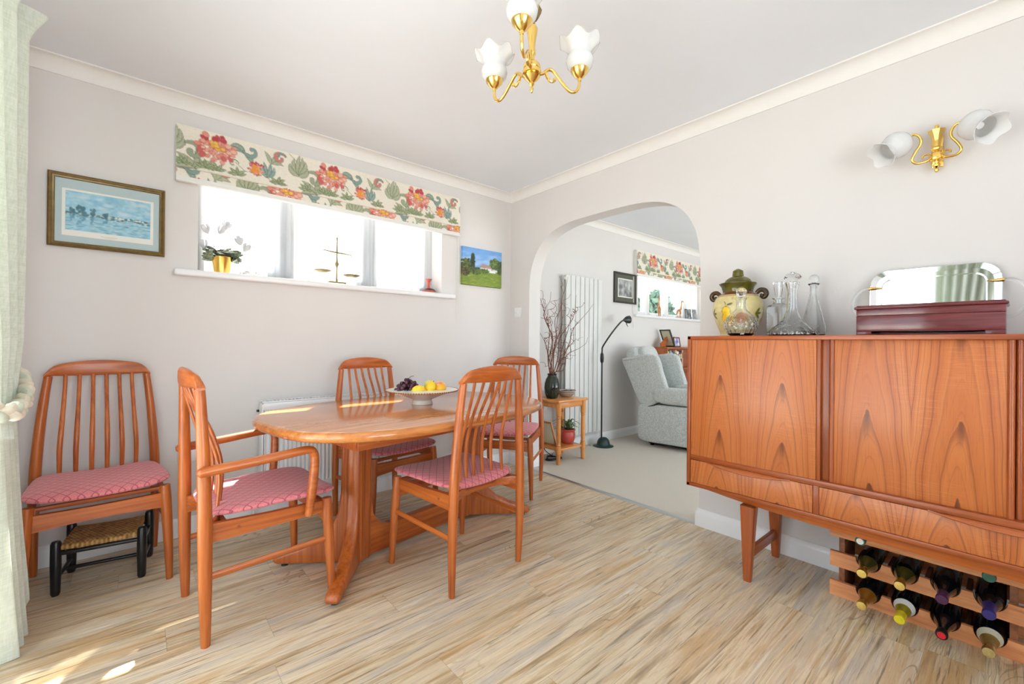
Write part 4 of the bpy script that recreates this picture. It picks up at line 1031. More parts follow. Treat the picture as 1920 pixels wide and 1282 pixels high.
def garden():
    p = Paint(.402, .312, 500, C(110, 160, 214)); rn = random.Random(5)
    for i in range(60): y = .16+.152*rn.random(); p.ell(rn.uniform(0, .4), y, rn.uniform(.02, .06), .010, C(180-int(60*(y-.16)/.15), 206-int(40*(y-.16)/.15), 232), rn.uniform(0, .3), .6, .5)
    p.a[p.Y > .27] = p.a[p.Y > .27]*.75+np.array(C(70, 130, 200)[:3])*.25
    p.a[p.Y < .135] = C(112, 134, 48)[:3]
    for i in range(200): p.ell(rn.uniform(0, .4), rn.uniform(0, .12), rn.uniform(.01, .04), .0025, [C(128, 148, 50), C(96, 120, 36), C(150, 164, 66)][i % 3], .05, .5, .6)
    def bush(cx, cy, rx, ry, n, cs):
        for i in range(n):
            a = rn.uniform(0, 6.3); d = math.sqrt(rn.random()); p.ell(cx+rx*d*math.cos(a), cy+ry*d*math.sin(a), .009, .007, cs[i % len(cs)], a, .3, .9)
    p.ell(.27, .165, .085, .016, C(176, 140, 128), -.03, .1); p.ell(.20, .162, .03, .010, C(170, 128, 110), 0, .1)
    p.line([(.20, .178), (.34, .172)], .008, C(168, 134, 124)); p.line([(.19, .148), (.35, .142)], .009, C(222, 224, 222)); p.line([(.28, .128), (.33, .128)], .008, C(236, 240, 242))
    for x in (.22, .25, .30): p.ell(x, .147, .006, .005, C(90, 100, 110), 0, .1)
    bush(.33, .20, .055, .045, 220, [C(72, 96, 40), C(96, 120, 54), C(52, 74, 34), C(120, 136, 70)])
    bush(.385, .17, .03, .06, 120, [C(48, 66, 32), C(70, 90, 44)])
    bush(.04, .155, .06, .06, 260, [C(70, 86, 34), C(46, 60, 28), C(106, 118, 48), C(88, 100, 40)])
    bush(.10, .20, .018, .062, 120, [C(34, 52, 44), C(26, 42, 34), C(48, 66, 50)]); bush(.13, .125, .05, .03, 150, [C(64, 84, 40), C(88, 106, 50), C(46, 62, 34)])
    bush(.21, .128, .05, .014, 90, [C(62, 86, 36), C(92, 112, 48)]); bush(.03, .105, .035, .03, 80, [C(52, 54, 30), C(96, 84, 44)])
    for i in range(12): p.line([(.17+i*.02, .13), (.0+i*.045, .0)], .002, C(140, 158, 58), .3)
    return p
gp = garden(); vcol('canvas_ink', .6)
cv = thing('canvas_picture', 'small canvas picture of a cottage garden, between the blind and the room corner', 'picture', (-.326, -.003, 1.6865))
MB().b2((-.204, -.018, -.154), (.204, 0, .154), .001).obj('stretcher_frame', 'lining_white', cv)
MB().grid(lambda u, v: (-.206+.412*u, (-.022 if .004 < u < .996 and .004 < v < .996 else -.0005 if (u < .002 or u > .998 or v < .002 or v > .998) else -.0215), -.156+.312*v), 160, 120).obj('canvas', 'canvas_ink', cv, smooth=0, col=lambda co: gp.at(np.clip(co[:, 0]+.201, 0, .4), np.clip(co[:, 2]+.156, 0, .31)))

# ------------------------------------------------------------------ window sill things, net curtain
mb = MB(); nv = 260
mb.grid(lambda u, v: (-2.255+1.54*u, .150+.014*math.sin(u*95+1.5*math.sin(u*17))*(.5+.5*v)+.004*math.sin(u*230), 1.965-.52*v), nv, 14)
nc = thing('net_curtain', 'gathered white net curtain across the dining room window', 'curtain', (0, 0, 0))
mb.obj('voile', 'white_voile', nc, smooth=80)
MB().tube([(-2.26, .150, 1.965), (-.711, .150, 1.965)], .004, 8).obj('wire_rod', 'white_plastic', nc)
ZS = 1.4402
pt = thing('potted_cyclamen', 'white-flowered cyclamen in a shiny gold pot, on the dining room window sill', 'plant', (-2.140, .085, ZS))
MB().lathe(shell([(.030, 0), (.036, .001), (.0375, .01), (.053, .098), (.055, .102)], .002), 36).obj('pot', 'gold_pot', pt)
plain('cyclamen_leaf', C(128, 140, 118), .5, vary=.6, scale=90); plain('white_petal', C(206, 206, 212), .6, vary=.02); plain('stem_brown', C(104, 96, 92), .5)
MB().lathe([(0, .09), (.05, .09), (.05, .094), (0, .095)], 24).obj('soil', 'bark', pt)
rn = random.Random(8); mb = MB(); ms = MB()
for i in range(36):
    a = rn.uniform(0, 6.28); d = rn.uniform(.03, .115); h = .098+.055*rn.random()-.55*max(0, d-.06); p = Vector((max(-.078, d*math.cos(a)), max(-.075, d*math.sin(a)*.75), h)); s = rn.uniform(.02, .033)
    ms.tube(bez([(0, 0, .09), (p.x*.5, p.y*.5, h+.01), p], 4), .0012, 6)
    m = TR(p, (rn.uniform(-.7, .7), rn.uniform(-.5, .5), a))
    pts = []
    for k in range(18):
        q = 2*PI*k/18; rr = s*(1-.32*math.cos(q) if abs(q-PI) < 3 else .55)*(1.0 if k else .45); pts.append((rr*math.cos(q), rr*math.sin(q), -.25*s*(math.cos(q)**2)))
    mb.add([(0, 0, .002)]+pts, [(0, 1+k, 1+(k+1) % 18) for k in range(18)], m)
mb.obj('foliage', 'cyclamen_leaf', pt, smooth=60); ms.obj('leaf_stalks', 'stem_brown', pt)
for fx, fy, fz in ((-.075, .0, .245), (-.010, -.01, .250), (.02, .02, .285), (.118, .0, .168), (-.085, .02, .16), (.085, -.02, .20)):
    fl = MB().tube(bez([(fx*.15, fy*.2, .095), (fx*.6, fy*.5, fz*.72), (fx, fy, fz)], 5), .0011, 6).obj('flower_stalk', 'stem_brown', pt)
    mb = MB()
    for k in range(5):
        a = 2*PI*k/5+fx*9
        mb.grid(lambda u, v: ((.004+.020*math.sin(v*2.2))*math.cos(a+(u-.5)*1.15*(1-.4*v)*1.2), (.004+.020*math.sin(v*2.2))*math.sin(a+(u-.5)*1.15*(1-.4*v)*1.2), .052*v-.018), 5, 7, TR((fx, fy, fz), (fy*6+.35*math.sin(fx*70), .5*math.cos(fx*50), 0)))
    mb.obj('flower', 'white_petal', fl, smooth=80)
bs = thing('balance_scales', 'little brass balance scales with two hanging pans, in the middle of the window sill', 'scales', (-1.487, .075, ZS))
mb = MB().box((0, 0, .013), (.115, .05, .018), .004); 
for sx in (-1, 1):
    for sy_ in (-1, 1): mb.ball((sx*.052, sy_*.022, .008), .009, 10, 8)
mb.obj('base', 'old_brass', bs)
MB().lathe([(.010, .02), (.005, .03), (.0045, .12), (.008, .13), (.013, .142), (.013, .148), (.006, .16), (.004, .19), (.004, .226), (.006, .232), (.0045, .24), (.0035, .30), (.005, .322), (0, .332)], 14).obj('column', 'old_brass', bs)
bm_ = MB().tube(bez([(-.092, 0, .230), (-.05, 0, .226), (0, 0, .222), (.05, 0, .221), (.100, 0, .216)], 4), lerpn([.003, .0045, .0055, .0045, .003], 17), 8).obj('beam', 'old_brass', bs)
for sx, z0 in ((-.092, .078), (.100, .064)):
    pn = MB().lathe(shell([(.008, 0), (.03, .002), (.050, .010), (.056, .014)], .0015), 32, TR((sx, 0, z0))).obj('pan', 'old_brass', bs)
    mb = MB(); top = (sx, 0, .228 if sx < 0 else .214)
    for k in range(3): mb.tube([top, (sx+.054*math.cos(2.1*k+.3), .054*math.sin(2.1*k+.3), z0+.014)], .0013, 5)
    mb.obj('chain', 'old_brass', pn)
plain('terracotta_glaze', C(188, 92, 72), .4, vary=.1); plain('black_glaze', C(42, 34, 36), .3, vary=.2)
sv = thing('clay_vase', 'small red and black long-necked clay vase, at the corner of the window sill', 'vase', (-.772, .090, ZS))
MB().lathe([(0, 0), (.030, 0), (.040, .004), (.050, .014), (.053, .024), (.046, .034), (.028, .042), (.014, .050), (.011, .066), (.012, .085), (.018, .104), (.028, .114), (.029, .117), (.025, .116), (.012, .10), (.010, .07)], 32).obj('body', 'terracotta_glaze', sv)
MB().lathe(shell([(.0535, .024), (.0465, .0345), (.0285, .0425)], -.0006), 32).obj('black_band', 'black_glaze', sv)

# ------------------------------------------------------------------ curtain with braided tie-back
def cur(u, v, off=0.0):
    z = 2.20*(1-v); s = u
    # edge position and gathered width along the height
    ye = float(np.interp(z, [0, .35, .84, 1.05, 1.7, 2.08, 2.2], [-.565, -.60, -.615, -.575, -.628, -.655, -.60]))
    wd = float(np.interp(z, [0, .5, .84, 1.1, 1.6, 2.2], [.24, .26, .26, .40, .58, .70]))
    y = ye-wd*s
    amp = float(np.interp(z, [0, .6, .84, 1.05, 2.08, 2.12, 2.20], [.050, .032, .022, .034, .040, .045, .062]))
    ph = s*PI*2*3.4+.9*math.sin(z*1.7)
    x = -2.848+amp*(math.sin(ph)+.25*math.sin(2*ph+z*2))
    if z > 2.09:
        k = (z-2.09)/.11; y += .030*k*math.sin(ph*1.0+1.2); x += .02*k*math.cos(3*ph)
    if z < .10: y += .07*(1-z/.10)*max(0, 1-s*5); x -= .055*(1-z/.1)*max(0, 1-s*4)
    if s < .04: x -= .03*(1-s/.04)
    return (x, y, z+.004)
ct = thing('curtain', 'pale green curtain held by the plaited tie-back, beside the wall chair', 'curtain', (0, 0, 0))
mb = MB(); mb.grid(lambda u, v: cur(u, v), 150, 90); mb.grid(lambda u, v: tuple(a+b for a, b in zip(cur(u, v), (-.006, 0, 0))), 150, 90)
mb.obj('drape', 'green_curtain', ct, smooth=80)
ct2 = thing('curtain', 'green curtain at the other side of the patio door, seen mirrored in the steel tray', 'curtain', (0, 0, 0))
mb = MB(); mb.grid(lambda u, v: (-2.90+.045*math.sin(u*40+1.2*v)+.01*math.sin(u*83), -2.46-.42*u*(1-.25*math.sin(v*PI)), 2.2-2.19*v), 90, 30)
mb.grid(lambda u, v: (-2.906+.045*math.sin(u*40+1.2*v)+.01*math.sin(u*83), -2.46-.42*u*(1-.25*math.sin(v*PI)), 2.2-2.19*v), 90, 30)
mb.obj('drape', 'green_curtain', ct2, smooth=80)
plain('braid_cream', C(226, 216, 196), .85, vary=.08, scale=60); plain('braid_pale_green', C(206, 212, 190), .85, vary=.08, scale=60)
tbk = thing('tie_back', 'thick plaited cream rope tie-back around the green curtain', 'tie-back', (0, 0, 0))
ctr = bez([(-2.995, -.42, .92), (-2.93, -.44, .94), (-2.85, -.49, .925), (-2.82, -.571, .887), (-2.805, -.662, .856), (-2.80, -.805, .831), (-2.80, -.95, .832), (-2.87, -1.02, .86), (-2.95, -1.03, .90), (-2.995, -1.02, .92)], 14)
for k in range(3):
    pts = []
    for i, c in enumerate(ctr):
        t = (ctr[min(i+1, len(ctr)-1)]-ctr[max(i-1, 0)]).normalized(); a = Vector((0, 0, 1)); b = t.cross(a).normalized(); a = b.cross(t)
        q = i/len(ctr)*2*PI*6.5+k*2*PI/3
        pts.append(c+a*.0165*math.sin(q)+b*.0085*math.sin(2*q))
    MB().tube(pts, .0150, 10, (1, .8)).obj('strand', 'braid_pale_green' if k == 1 else 'braid_cream', tbk)

# ------------------------------------------------------------------ low radiator, socket, switch
rd = thing('radiator', 'low white panel radiator on the wall behind the dining table', 'radiator', (-1.545, -.0, .15))
rg = MB(); W2 = .415; pr = []
n = 34
def rx(i): return -W2+.012+(2*W2-.024)*i/(n*4)
row = []
for i in range(n*4+1): row.append((rx(i), -.092-(.010 if i % 4 in (0, 1) else 0.0)))
rg.loft([[(x, y, .04) for x, y in row]+[(W2-.012, -.080, .04), (-W2+.012, -.080, .04)], [(x, y, .505) for x, y in row]+[(W2-.012, -.080, .505), (-W2+.012, -.080, .505)]])
rg.box((0, -.092, .022), (2*W2-.01, .022, .036), .006); rg.box((0, -.092, .526), (2*W2-.01, .022, .044), .006)
rg.obj('panel', 'radiator_white', rd, smooth=25)
for s in (-1, 1): MB().box((s*(W2-.004), -.060, .275), (.010, .085, .53), .003).obj('side_panel', 'radiator_white', rd)
mb = MB()
for i in range(40): mb.box((-W2+.02+.0203*i, -.060, .552), (.004, .070, .006), 0)
mb.b2((-W2, -.103, .548), (W2, -.096, .556), .001); mb.b2((-W2, -.024, .548), (W2, -.018, .556), .001)
mb.obj('top_grille', 'radiator_white', rd)
MB().b2((-W2, -.016, .03), (W2, -.0205, .54), .002).obj('rear_panel', 'radiator_white', rd)
for s in (-1, 1): MB().b2((s*.30-.015, -.0005, .08), (s*.30+.015, -.022, .46), .001).obj('wall_bracket', 'radiator_white', rd)
MB().lathe([(.007, 0), (.007, .012), (.004, .013), (0, .013)], 12, aim((-W2-.008, -.060, .50), (-1, 0, 0))).obj('air_vent', 'dark_metal', rd)
for s in (-1, 1):
    mb = MB().tube([(s*(W2+.03), -.06, -.148), (s*(W2+.03), -.06, .03)], .0075, 10); mb.tube([(s*(W2+.03), -.06, .035), (s*W2, -.06, .035)], .009, 10)
    mb.lathe([(.013, 0), (.014, .03), (.012, .045), (0, .046)], 12, TR((s*(W2+.03), -.06, .03))); mb.obj('valve', 'white_plastic', rd)
def plate(name, label, cat, loc, rz, w_, h_, bumps, mat='white_plastic'):
    t = thing(name, label, cat, loc, rz); MB().box((0, -.0045, 0), (w_, .009, h_), .003).obj('face_plate', mat, t)
    for bx_, bz_, bw, bh in bumps: MB().box((bx_, -.0105, bz_), (bw, .006, bh), .0015).obj('rocker', mat, t)
    for s in (-1, 1): MB().lathe([(.003, 0), (.003, .001), (0, .0012)], 8, aim((s*.030, -.009, 0), (0, -1, 0))).obj('screw', 'grey_metal', t)
    return t
plate('light_switch', 'white light switch on the wall between the room corner and the arch', 'switch', (0, -.113, 1.324), -PI/2, .084, .084, [(0, 0, .012, .022)])
plate('wall_socket', 'white double socket low on the wall behind the carver chair', 'socket', (-2.268, 0, .44), 0, .146, .086, [(-.03, .022, .012, .018), (.03, .022, .012, .018)])

# ------------------------------------------------------------------ fruit bowl
BX, BY, BZ = -1.312, -.800, .7185
bp = Paint(1, 1, 500, C(232, 232, 220)); rn = random.Random(3)
for i in range(26):
    a = 2*PI*i/26; x, y = .5+.40*math.cos(a), .5+.40*math.sin(a)
    bp.ell(x, y, .055, .026, [C(90, 110, 160), C(150, 184, 96), C(116, 160, 90), C(70, 84, 150)][i % 4], a+rn.uniform(-.6, .6), .15); bp.ell(x+.02, y, .016, .016, C(196, 206, 120), 0, .2)
for i in range(10):
    a = 2*PI*i/10; bp.ell(.5+.24*math.cos(a), .5+.24*math.sin(a), .05, .03, C(110, 130, 176), a+.5, .2, .8)
vcol('bowl_paint', .25); plain('cream_glaze', C(228, 220, 206), .22, vary=.03); plain('rim_brown', C(146, 92, 66), .4, vary=.1)
bw = thing('fruit_bowl', 'wide footed cream pottery bowl with painted inside, holding fruit on the dining table', 'bowl', (BX, BY, BZ))
MB().lathe([(0, .004), (.045, .003), (.050, 0), (.057, 0), (.058, .004), (.050, .022), (.054, .026), (.10, .046), (.155, .064), (.192, .074), (.197, .078), (.192, .079), (.155, .0675), (.10, .049), (.05, .029), (0, .025)], 64).obj('body', 'cream_glaze', bw, smooth=50)
MB().lathe([(.193, .079), (.155, .070), (.10, .052), (.05, .032), (.02, .028), (0, .028)], 72).obj('painted_inside', 'bowl_paint', bw, smooth=60, col=lambda co: bp.at(.5+co[:, 0]*2.5, .5+co[:, 1]*2.5))
ml = MB()
for k in range(90):
    a = 2*PI*k/90; ml.box((0, 0, 0), (.0045, .0034, .0075), 0, m=TR((.1972*math.cos(a), .1972*math.sin(a), .0765), (0, .35, a)))
ml.obj('rim_pattern', 'rim_brown', bw, smooth=0)
vr = Vector((.874, -.485, 0)); vf = Vector((.485, .874, 0))
def fr_at(r, d, z): q = Vector((BX, BY, 0))+vr*r+vf*d; return (q.x, q.y, BZ+z)
def fruit(name, label, r, d, z, prof, mat, lean=(0, 0, 0), k=1.0):
    t = thing(name, label, 'fruit', fr_at(r, d, z), rot=lean)
    MB().lathe([(a*k, b*k) for a, b in prof], 24).obj('skin', mat, t, smooth=80)
    MB().lathe([(.0, -.001), (.003, 0), (.002, .005), (0, .006)], 8, TR((0, 0, prof[-1][1]*k-.002))).obj('stalk', 'bark', t)
    return t
def skin(name, a, b, sc_=9):
    g = G(name); g.P(Base_Color=g.ramp(g.noise(g.obj(), sc_, 2), [(.35, a), (.65, b)]), Roughness=.38); g.bump(g.noise(g.obj(), 160, 2), .12, .002); M[name] = g.m
skin('lemon_skin', C(244, 196, 24), C(250, 214, 54)); skin('orange_skin', C(240, 160, 28), C(246, 186, 50)); skin('peach_skin', C(236, 150, 110), C(246, 206, 140), 22); skin('green_apple_skin', C(206, 206, 74), C(232, 224, 110)); skin('grape_skin', C(52, 22, 34), C(92, 44, 60), 60)
lem = [(0, -.040), (.006, -.038), (.018, -.031), (.027, -.016), (.030, 0), (.027, .016), (.018, .031), (.006, .039), (0, .041)]
rou = [(0, -.029), (.012, -.028), (.024, -.020), (.032, -.006), (.033, .004), (.028, .019), (.017, .028), (.006, .029), (.003, .027), (0, .026)]
fruit('lemon', 'lemon lying at the front of the bowl, nearest to the grapes', -.020, -.058, .078, lem, 'lemon_skin', (0, PI/2, R(-29)))
fruit('lemon', 'bright yellow lemon in the middle of the bowl, between the front lemon and the orange', .044, -.030, .086, lem, 'lemon_skin', (R(20), R(12), 0), 1.05)
fruit('orange', 'small orange at the right of the fruit in the bowl', .098, -.022, .084, rou, 'orange_skin', k=.92)
fruit('apple', 'yellow-green apple behind the lemons in the bowl', .042, .050, .092, rou, 'green_apple_skin', (.2, .1, 0), 1.05)
fruit('peach', 'pink-orange peach behind the orange in the bowl', .098, .050, .088, rou, 'peach_skin', k=1.05)
gb = thing('grape_bunch', 'bunch of dark red grapes at the left in the fruit bowl', 'fruit', fr_at(-.078, -.004, .05))
gm = None; rn = random.Random(21); placed = []
for i in range(900):
    q = Vector((rn.uniform(-.075, .070), rn.uniform(-.055, .055), rn.uniform(.014, .085)))
    lim = .088*(1-(abs(q.x-.0)/.085)**2)*(1-(abs(q.y)/.075)**2)
    if q.z > lim or q.z < .012+.0: continue
    if q.x*q.x+q.y*q.y > .0052: 
        if q.z < .020: continue
    if any((q-p).length < .0172 for p in placed): continue
    placed.append(q)
    if len(placed) >= 60: break
for q in placed:
    p = vr*q.x+vf*q.y+Vector((0, 0, q.z))
    if gm is None: gm = MB().ball((0, 0, 0), .0105, 14, 10, (1, 1, 1.12)).obj('grape', 'grape_skin', gb, loc=p, smooth=80)
    else:
        o = gm.copy(); COL.objects.link(o); o.parent = gb; o.location = p; o.rotation_euler = (rn.uniform(-.8, .8), rn.uniform(-.8, .8), 0)
MB().tube(bez([vr*-.02+Vector((0, 0, .03)), vr*-.005+Vector((0, 0, .075)), vr*.012+vf*.01+Vector((0, 0, .098)), vr*.03+vf*.01+Vector((0, 0, .104))], 5), .0018, 6).obj('stalk', 'bark', gb)

# ------------------------------------------------------------------ living room seen through the arch
vrd = thing('tall_radiator', 'tall white vertical flat-panel radiator on the living room wall behind the twigs', 'radiator', (.925, 0, .145))
for i in range(8):
    MB().box((-.2465+.0705*i, -.078, .795), (.0625, .012, 1.585), .003).obj('panel', 'radiator_cream', vrd)
mb = MB()
for z in (.03, 1.555): mb.box((0, -.058, z), (.55, .03, .034), .006)
mb.obj('manifold', 'radiator_cream', vrd)
for i in range(8): MB().box((-.2465+.0705*i, -.034, .795), (.066, .010, 1.585), .003).obj('rear_panel', 'radiator_cream', vrd)
mb = MB()
for s in (-1, 1): mb.b2((s*.2-.015, -.0005, 1.40), (s*.2+.015, -.030, 1.46), .002); mb.b2((s*.2-.015, -.0005, .15), (s*.2+.015, -.030, .21), .002)
mb.obj('wall_bracket', 'radiator_cream', vrd)
mb = MB().lathe([(.016, 0), (.018, .02), (.017, .065), (.012, .075), (0, .076)], 14, TR((.30, -.058, .02))); mb.tube([(.30, -.058, .025), (.30, -.058, -.141)], .0075, 10); mb.tube([(.30, -.058, .02), (.26, -.058, .02)], .010, 10)
mb.obj('valve', 'white_plastic', vrd)

st = thing('side_table', 'small pine side table with turned legs and a low shelf, just through the arch', 'table', (.437, -.214, .004))
ST_ = .558
MB().box((0, 0, ST_-.010), (.395, .325, .022), .006, 3).obj('tabletop', 'pine_x', st)
mb = MB()
for s in (-1, 1): mb.box((0, s*.128, ST_-.045), (.30, .018, .05), .002); mb.box((s*.160, 0, ST_-.045), (.018, .24, .05), .002)
mb.obj('apron', 'pine_x', st)
lp = [(.017, 0), (.019, .004), (.019, .085), (.021, .090), (.0245, .094), (.0245, .150), (.021, .154), (.018, .158), (.0225, .166), (.018, .174), (.0195, .20), (.021, .30), (.020, .385), (.018, .398), (.0235, .406), (.018, .414), (.0235, .424), (.0245, .430), (.0245, ST_-.021)]
for sx in (-1, 1):
    for sy_ in (-1, 1): MB().lathe(lp, 18, TR((sx*.163, sy_*.131, 0))).obj('leg', 'pine_z', st, smooth=35)
MB().box((0, 0, .122), (.335, .270, .018), .004).obj('shelf', 'pine_x', st)
plain('vase_glaze', C(40, 46, 34), .08, vary=.5, scale=12)
vz = ST_+.004+.0015
vs_ = thing('green_vase', 'dark green glazed vase full of twisted twigs on the pine side table', 'vase', (.338, -.200, vz))
MB().lathe([(0, 0), (.046, 0), (.052, .006), (.066, .05), (.071, .095), (.068, .135), (.056, .175), (.043, .196), (.040, .206), (.044, .216), (.047, .222), (.043, .222), (.036, .206), (.036, .19), (.045, .17), (.05, .1), (.03, .02), (0, .015)], 40).obj('body', 'vase_glaze', vs_, smooth=60)
plain('twig_bark', C(116, 70, 52), .75, vary=.3, scale=60)
rn = random.Random(17)
tips = [(-.150, -.01, 1.47), (-.05, .03, 1.54), (.055, -.03, 1.44), (.24, .02, 1.70), (.63, .03, 1.45), (.36, -.05, 1.26), (-.165, .02, 1.22), (.50, .0, 1.12), (-.09, -.03, 1.36), (.16, .04, 1.50), (.42, .06, 1.52), (.02, .05, 1.32), (.27, -.04, 1.36)]
for i, (tx_, ty_, tz_) in enumerate(tips):
    base = Vector((rn.uniform(-.012, .012), rn.uniform(-.012, .012), .03)); tip = Vector((tx_*.92, min(ty_, .03), tz_-vz)); L_ = (tip-base).length
    def path(b, t_, wig, n, seed):
        r2 = random.Random(seed); pts = []; p1, p2, f1, f2 = r2.uniform(0, 6), r2.uniform(0, 6), r2.uniform(2.2, 3.4), r2.uniform(4.5, 7)
        for k in range(n+1):
            u = k/n; e = wig*u*(1.2-.5*u)
            q = b.lerp(t_, u); q.x = b.x+(t_.x-b.x)*u**1.55
            pts.append(q+Vector((e*(math.sin(p1+f1*2*u*PI*.7)+.5*math.sin(p2+f2*u*PI)), .6*e*math.cos(p2+f1*u*PI), .5*e*math.sin(p2+f2*u*PI*.8))))
        return pts
    m1 = path(base, tip, .044, 12, i); main = bez(m1, 4)
    for q in main:      # keep inside the neck of the vase and clear of the wall
        if q.z < .235: q.x = max(-.028, min(.028, q.x)); q.y = max(-.028, min(.028, q.y))
        q.y = max(-.12, min(.095, q.y))
    tw = MB(); tw.tube(main, lerpn([.0050, .0046, .0038, .0026, .0013], len(main)), 7)
    for j in range(3 if i % 2 else 4):
        k = int(len(main)*rn.uniform(.35, .85)); b = main[k]; e = b+Vector((rn.uniform(-.16, .16), rn.uniform(-.05, .03), rn.uniform(.02, .20)))
        br = bez(path(b, e, .045, 8, i*10+j), 4)
        br = [b]+br[1:]
        for q in br: q.y = max(-.12, min(.095, q.y)); q.z = max(q.z, .26)
        tw.tube(br, lerpn([.0026, .0020, .0010], len(br)), 5)
    tag(tw.obj('willow_twig', 'twig_bark', loc=(.338, -.200, vz), smooth=80), 'bare twisted brown willow twig standing in the dark green vase', 'twig', 'twisted willow twigs in the green vase')
def stripe_mat():
    g = G('striped_glaze'); x, y, z = g.xyz(); f = g.ma('FRACT', g.ma('MULTIPLY', z, 62.0))
    c = g.mix(g.sm(f, .55, .6), C(206, 196, 178), C(96, 82, 84)); g.P(Base_Color=c, Roughness=.35); M['striped_glaze'] = g.m
stripe_mat()
sbw = thing('striped_bowl', 'small striped pottery bowl behind the vase on the pine side table', 'bowl', (.545, -.185, vz))
MB().lathe([(0, .006), (.04, .004), (.046, 0), (.050, .002), (.072, .018), (.080, .036), (.090, .054), (.092, .060), (.086, .060), (.07, .03), (.03, .016), (0, .014)], 36).obj('body', 'striped_glaze', sbw)
plain('blue_stone', C(70, 74, 104), .5, vary=.3)
for k, (dx, dy) in enumerate(((-.03, .0), (.02, .02), (.03, -.03), (-.01, -.035))):
    pb = MB().ball((0, 0, 0), .017, 12, 8, (1.2, 1, .8)).obj('pebble', 'blue_stone', loc=(.545+dx, -.185+dy, vz+.047), smooth=80)
    tag(pb, 'dark blue round pebble lying in the small striped bowl', 'pebble', 'pebbles in the striped bowl')
pz2 = .004+.131+.0008
fpz = thing('potted_plant', 'green leafy plant in a red pot on the shelf of the pine side table', 'plant', (.535, -.215, pz2))
plain('red_pot', C(196, 84, 76), .35, vary=.08); plain('fern_green', C(84, 116, 66), .55, vary=.35, scale=40)
MB().lathe([(0, 0), (.048, 0), (.054, .004), (.068, .04), (.073, .07), (.070, .095), (.064, .108), (.072, .116), (.074, .126), (.070, .130), (.063, .128), (.060, .11), (0, .108)], 36).obj('pot', 'red_pot', fpz)
mb = MB(); rn = random.Random(6)
for i in range(26):
    a = rn.uniform(0, 6.28); l = rn.uniform(.07, .15); up = rn.uniform(.04, .125); w_ = rn.uniform(.007, .012)
    if abs(math.cos(a)) < .3: l *= .7
    def leaf(u, v):
        d = l*v; h = .112+up*math.sin(min(1, v*1.1)*PI*.62)-.03*v*v; s = w_*math.sin(PI*min(.98, v*.93+.05))**.8*(2*u-1)
        return (d*math.cos(a)-s*math.sin(a), d*math.sin(a)+s*math.cos(a), h-abs(2*u-1)*.004)
    mb.grid(leaf, 2, 8)
mb.obj('foliage', 'fern_green', fpz, smooth=80)
lf = thing('leaning_frame', 'wooden picture frame leaning on the shelf of the pine side table, seen from its edge', 'picture frame', (.338, -.172, pz2+.001), rot=(R(-20), 0, R(90)))
frame(MB(), .19, .235, .018, .014).obj('frame', 'pine_z', lf, loc=(0, 0, .1175)); MB().box((0, -.003, .1175), (.16, .003, .205), 0).obj('picture', 'paper_cream', lf)
plate('wall_socket', 'white double socket with a black plug, low on the wall behind the pine side table', 'socket', (.40, 0, .46), 0, .146, .086, [(.03, .022, .012, .018)])
pg = thing('power_plug', 'black mains plug in the socket behind the pine side table', 'plug', (.372, -.0145, .455)); MB().box((0, -.014, 0), (.048, .026, .046), .010, 3).obj('body', 'black_plastic', pg)
MB().tube(bez([(0, -.022, -.022), (0, -.024, -.10), (.02, -.03, -.25), (.01, -.05, -.38), (.06, -.10, -.441), (.12, -.05, -.444)], 6), .0035, 8).obj('cable', 'black_plastic', pg)
mb = MB(); rn = random.Random(2); pts = []
for k in range(60): a = k*.42; pts.append((.36+(.07+.02*math.sin(k*.9))*math.cos(a), -.20+(.05+.015*math.cos(k*1.3))*math.sin(a), .010+.003*(k % 7)))
mb.tube(bez(pts, 2), .0038, 6); tag(mb.obj('cable_coil', 'black_plastic', smooth=80), 'coil of black cable on the carpet under the pine side table', 'cable')

fl = thing('floor_lamp', 'dark green reading floor lamp with a bent stem, beside the tall radiator', 'lamp', (1.142, -.165, .004))
MB().lathe([(0, 0), (.098, 0), (.104, .004), (.100, .010), (.074, .016), (.066, .024), (.062, .05), (.050, .075), (.030, .090), (.012, .094), (0, .095)], 36).obj('base', 'green_enamel', fl)
bend = [(-.045, -.01, .09), (-.050, -.012, .5), (-.055, -.015, .90), (-.055, -.016, .985), (-.040, -.018, 1.035), (.10, -.02, 1.17), (.245, -.022, 1.285), (.315, -.022, 1.315)]
MB().tube(bez(bend, 6), .0085, 10).obj('stem', 'dark_metal', fl)
MB().lathe([(.009, 0), (.017, .012), (.019, .05), (.017, .09), (.009, .105)], 16, TR((-.054, -.014, .86))).obj('switch_grip', 'black_plastic', fl)
hd = MB().lathe([(.010, -.012), (.016, .0), (.030, .024), (.040, .052), (.043, .085), (.041, .085), (.036, .05), (.012, .006), (0, .004)], 24, aim((.312, -.022, 1.314), (.86, -.1, .10)) @ TR(s=(.72, 1, 1))).obj('lamp_head', 'dark_metal', fl)
MB().tube(bez([(.345, -.024, 1.300), (.352, -.028, 1.27), (.372, -.030, 1.245)], 4), lerpn([.006, .005, .003], 9), 8).obj('head_handle', 'dark_metal', hd)

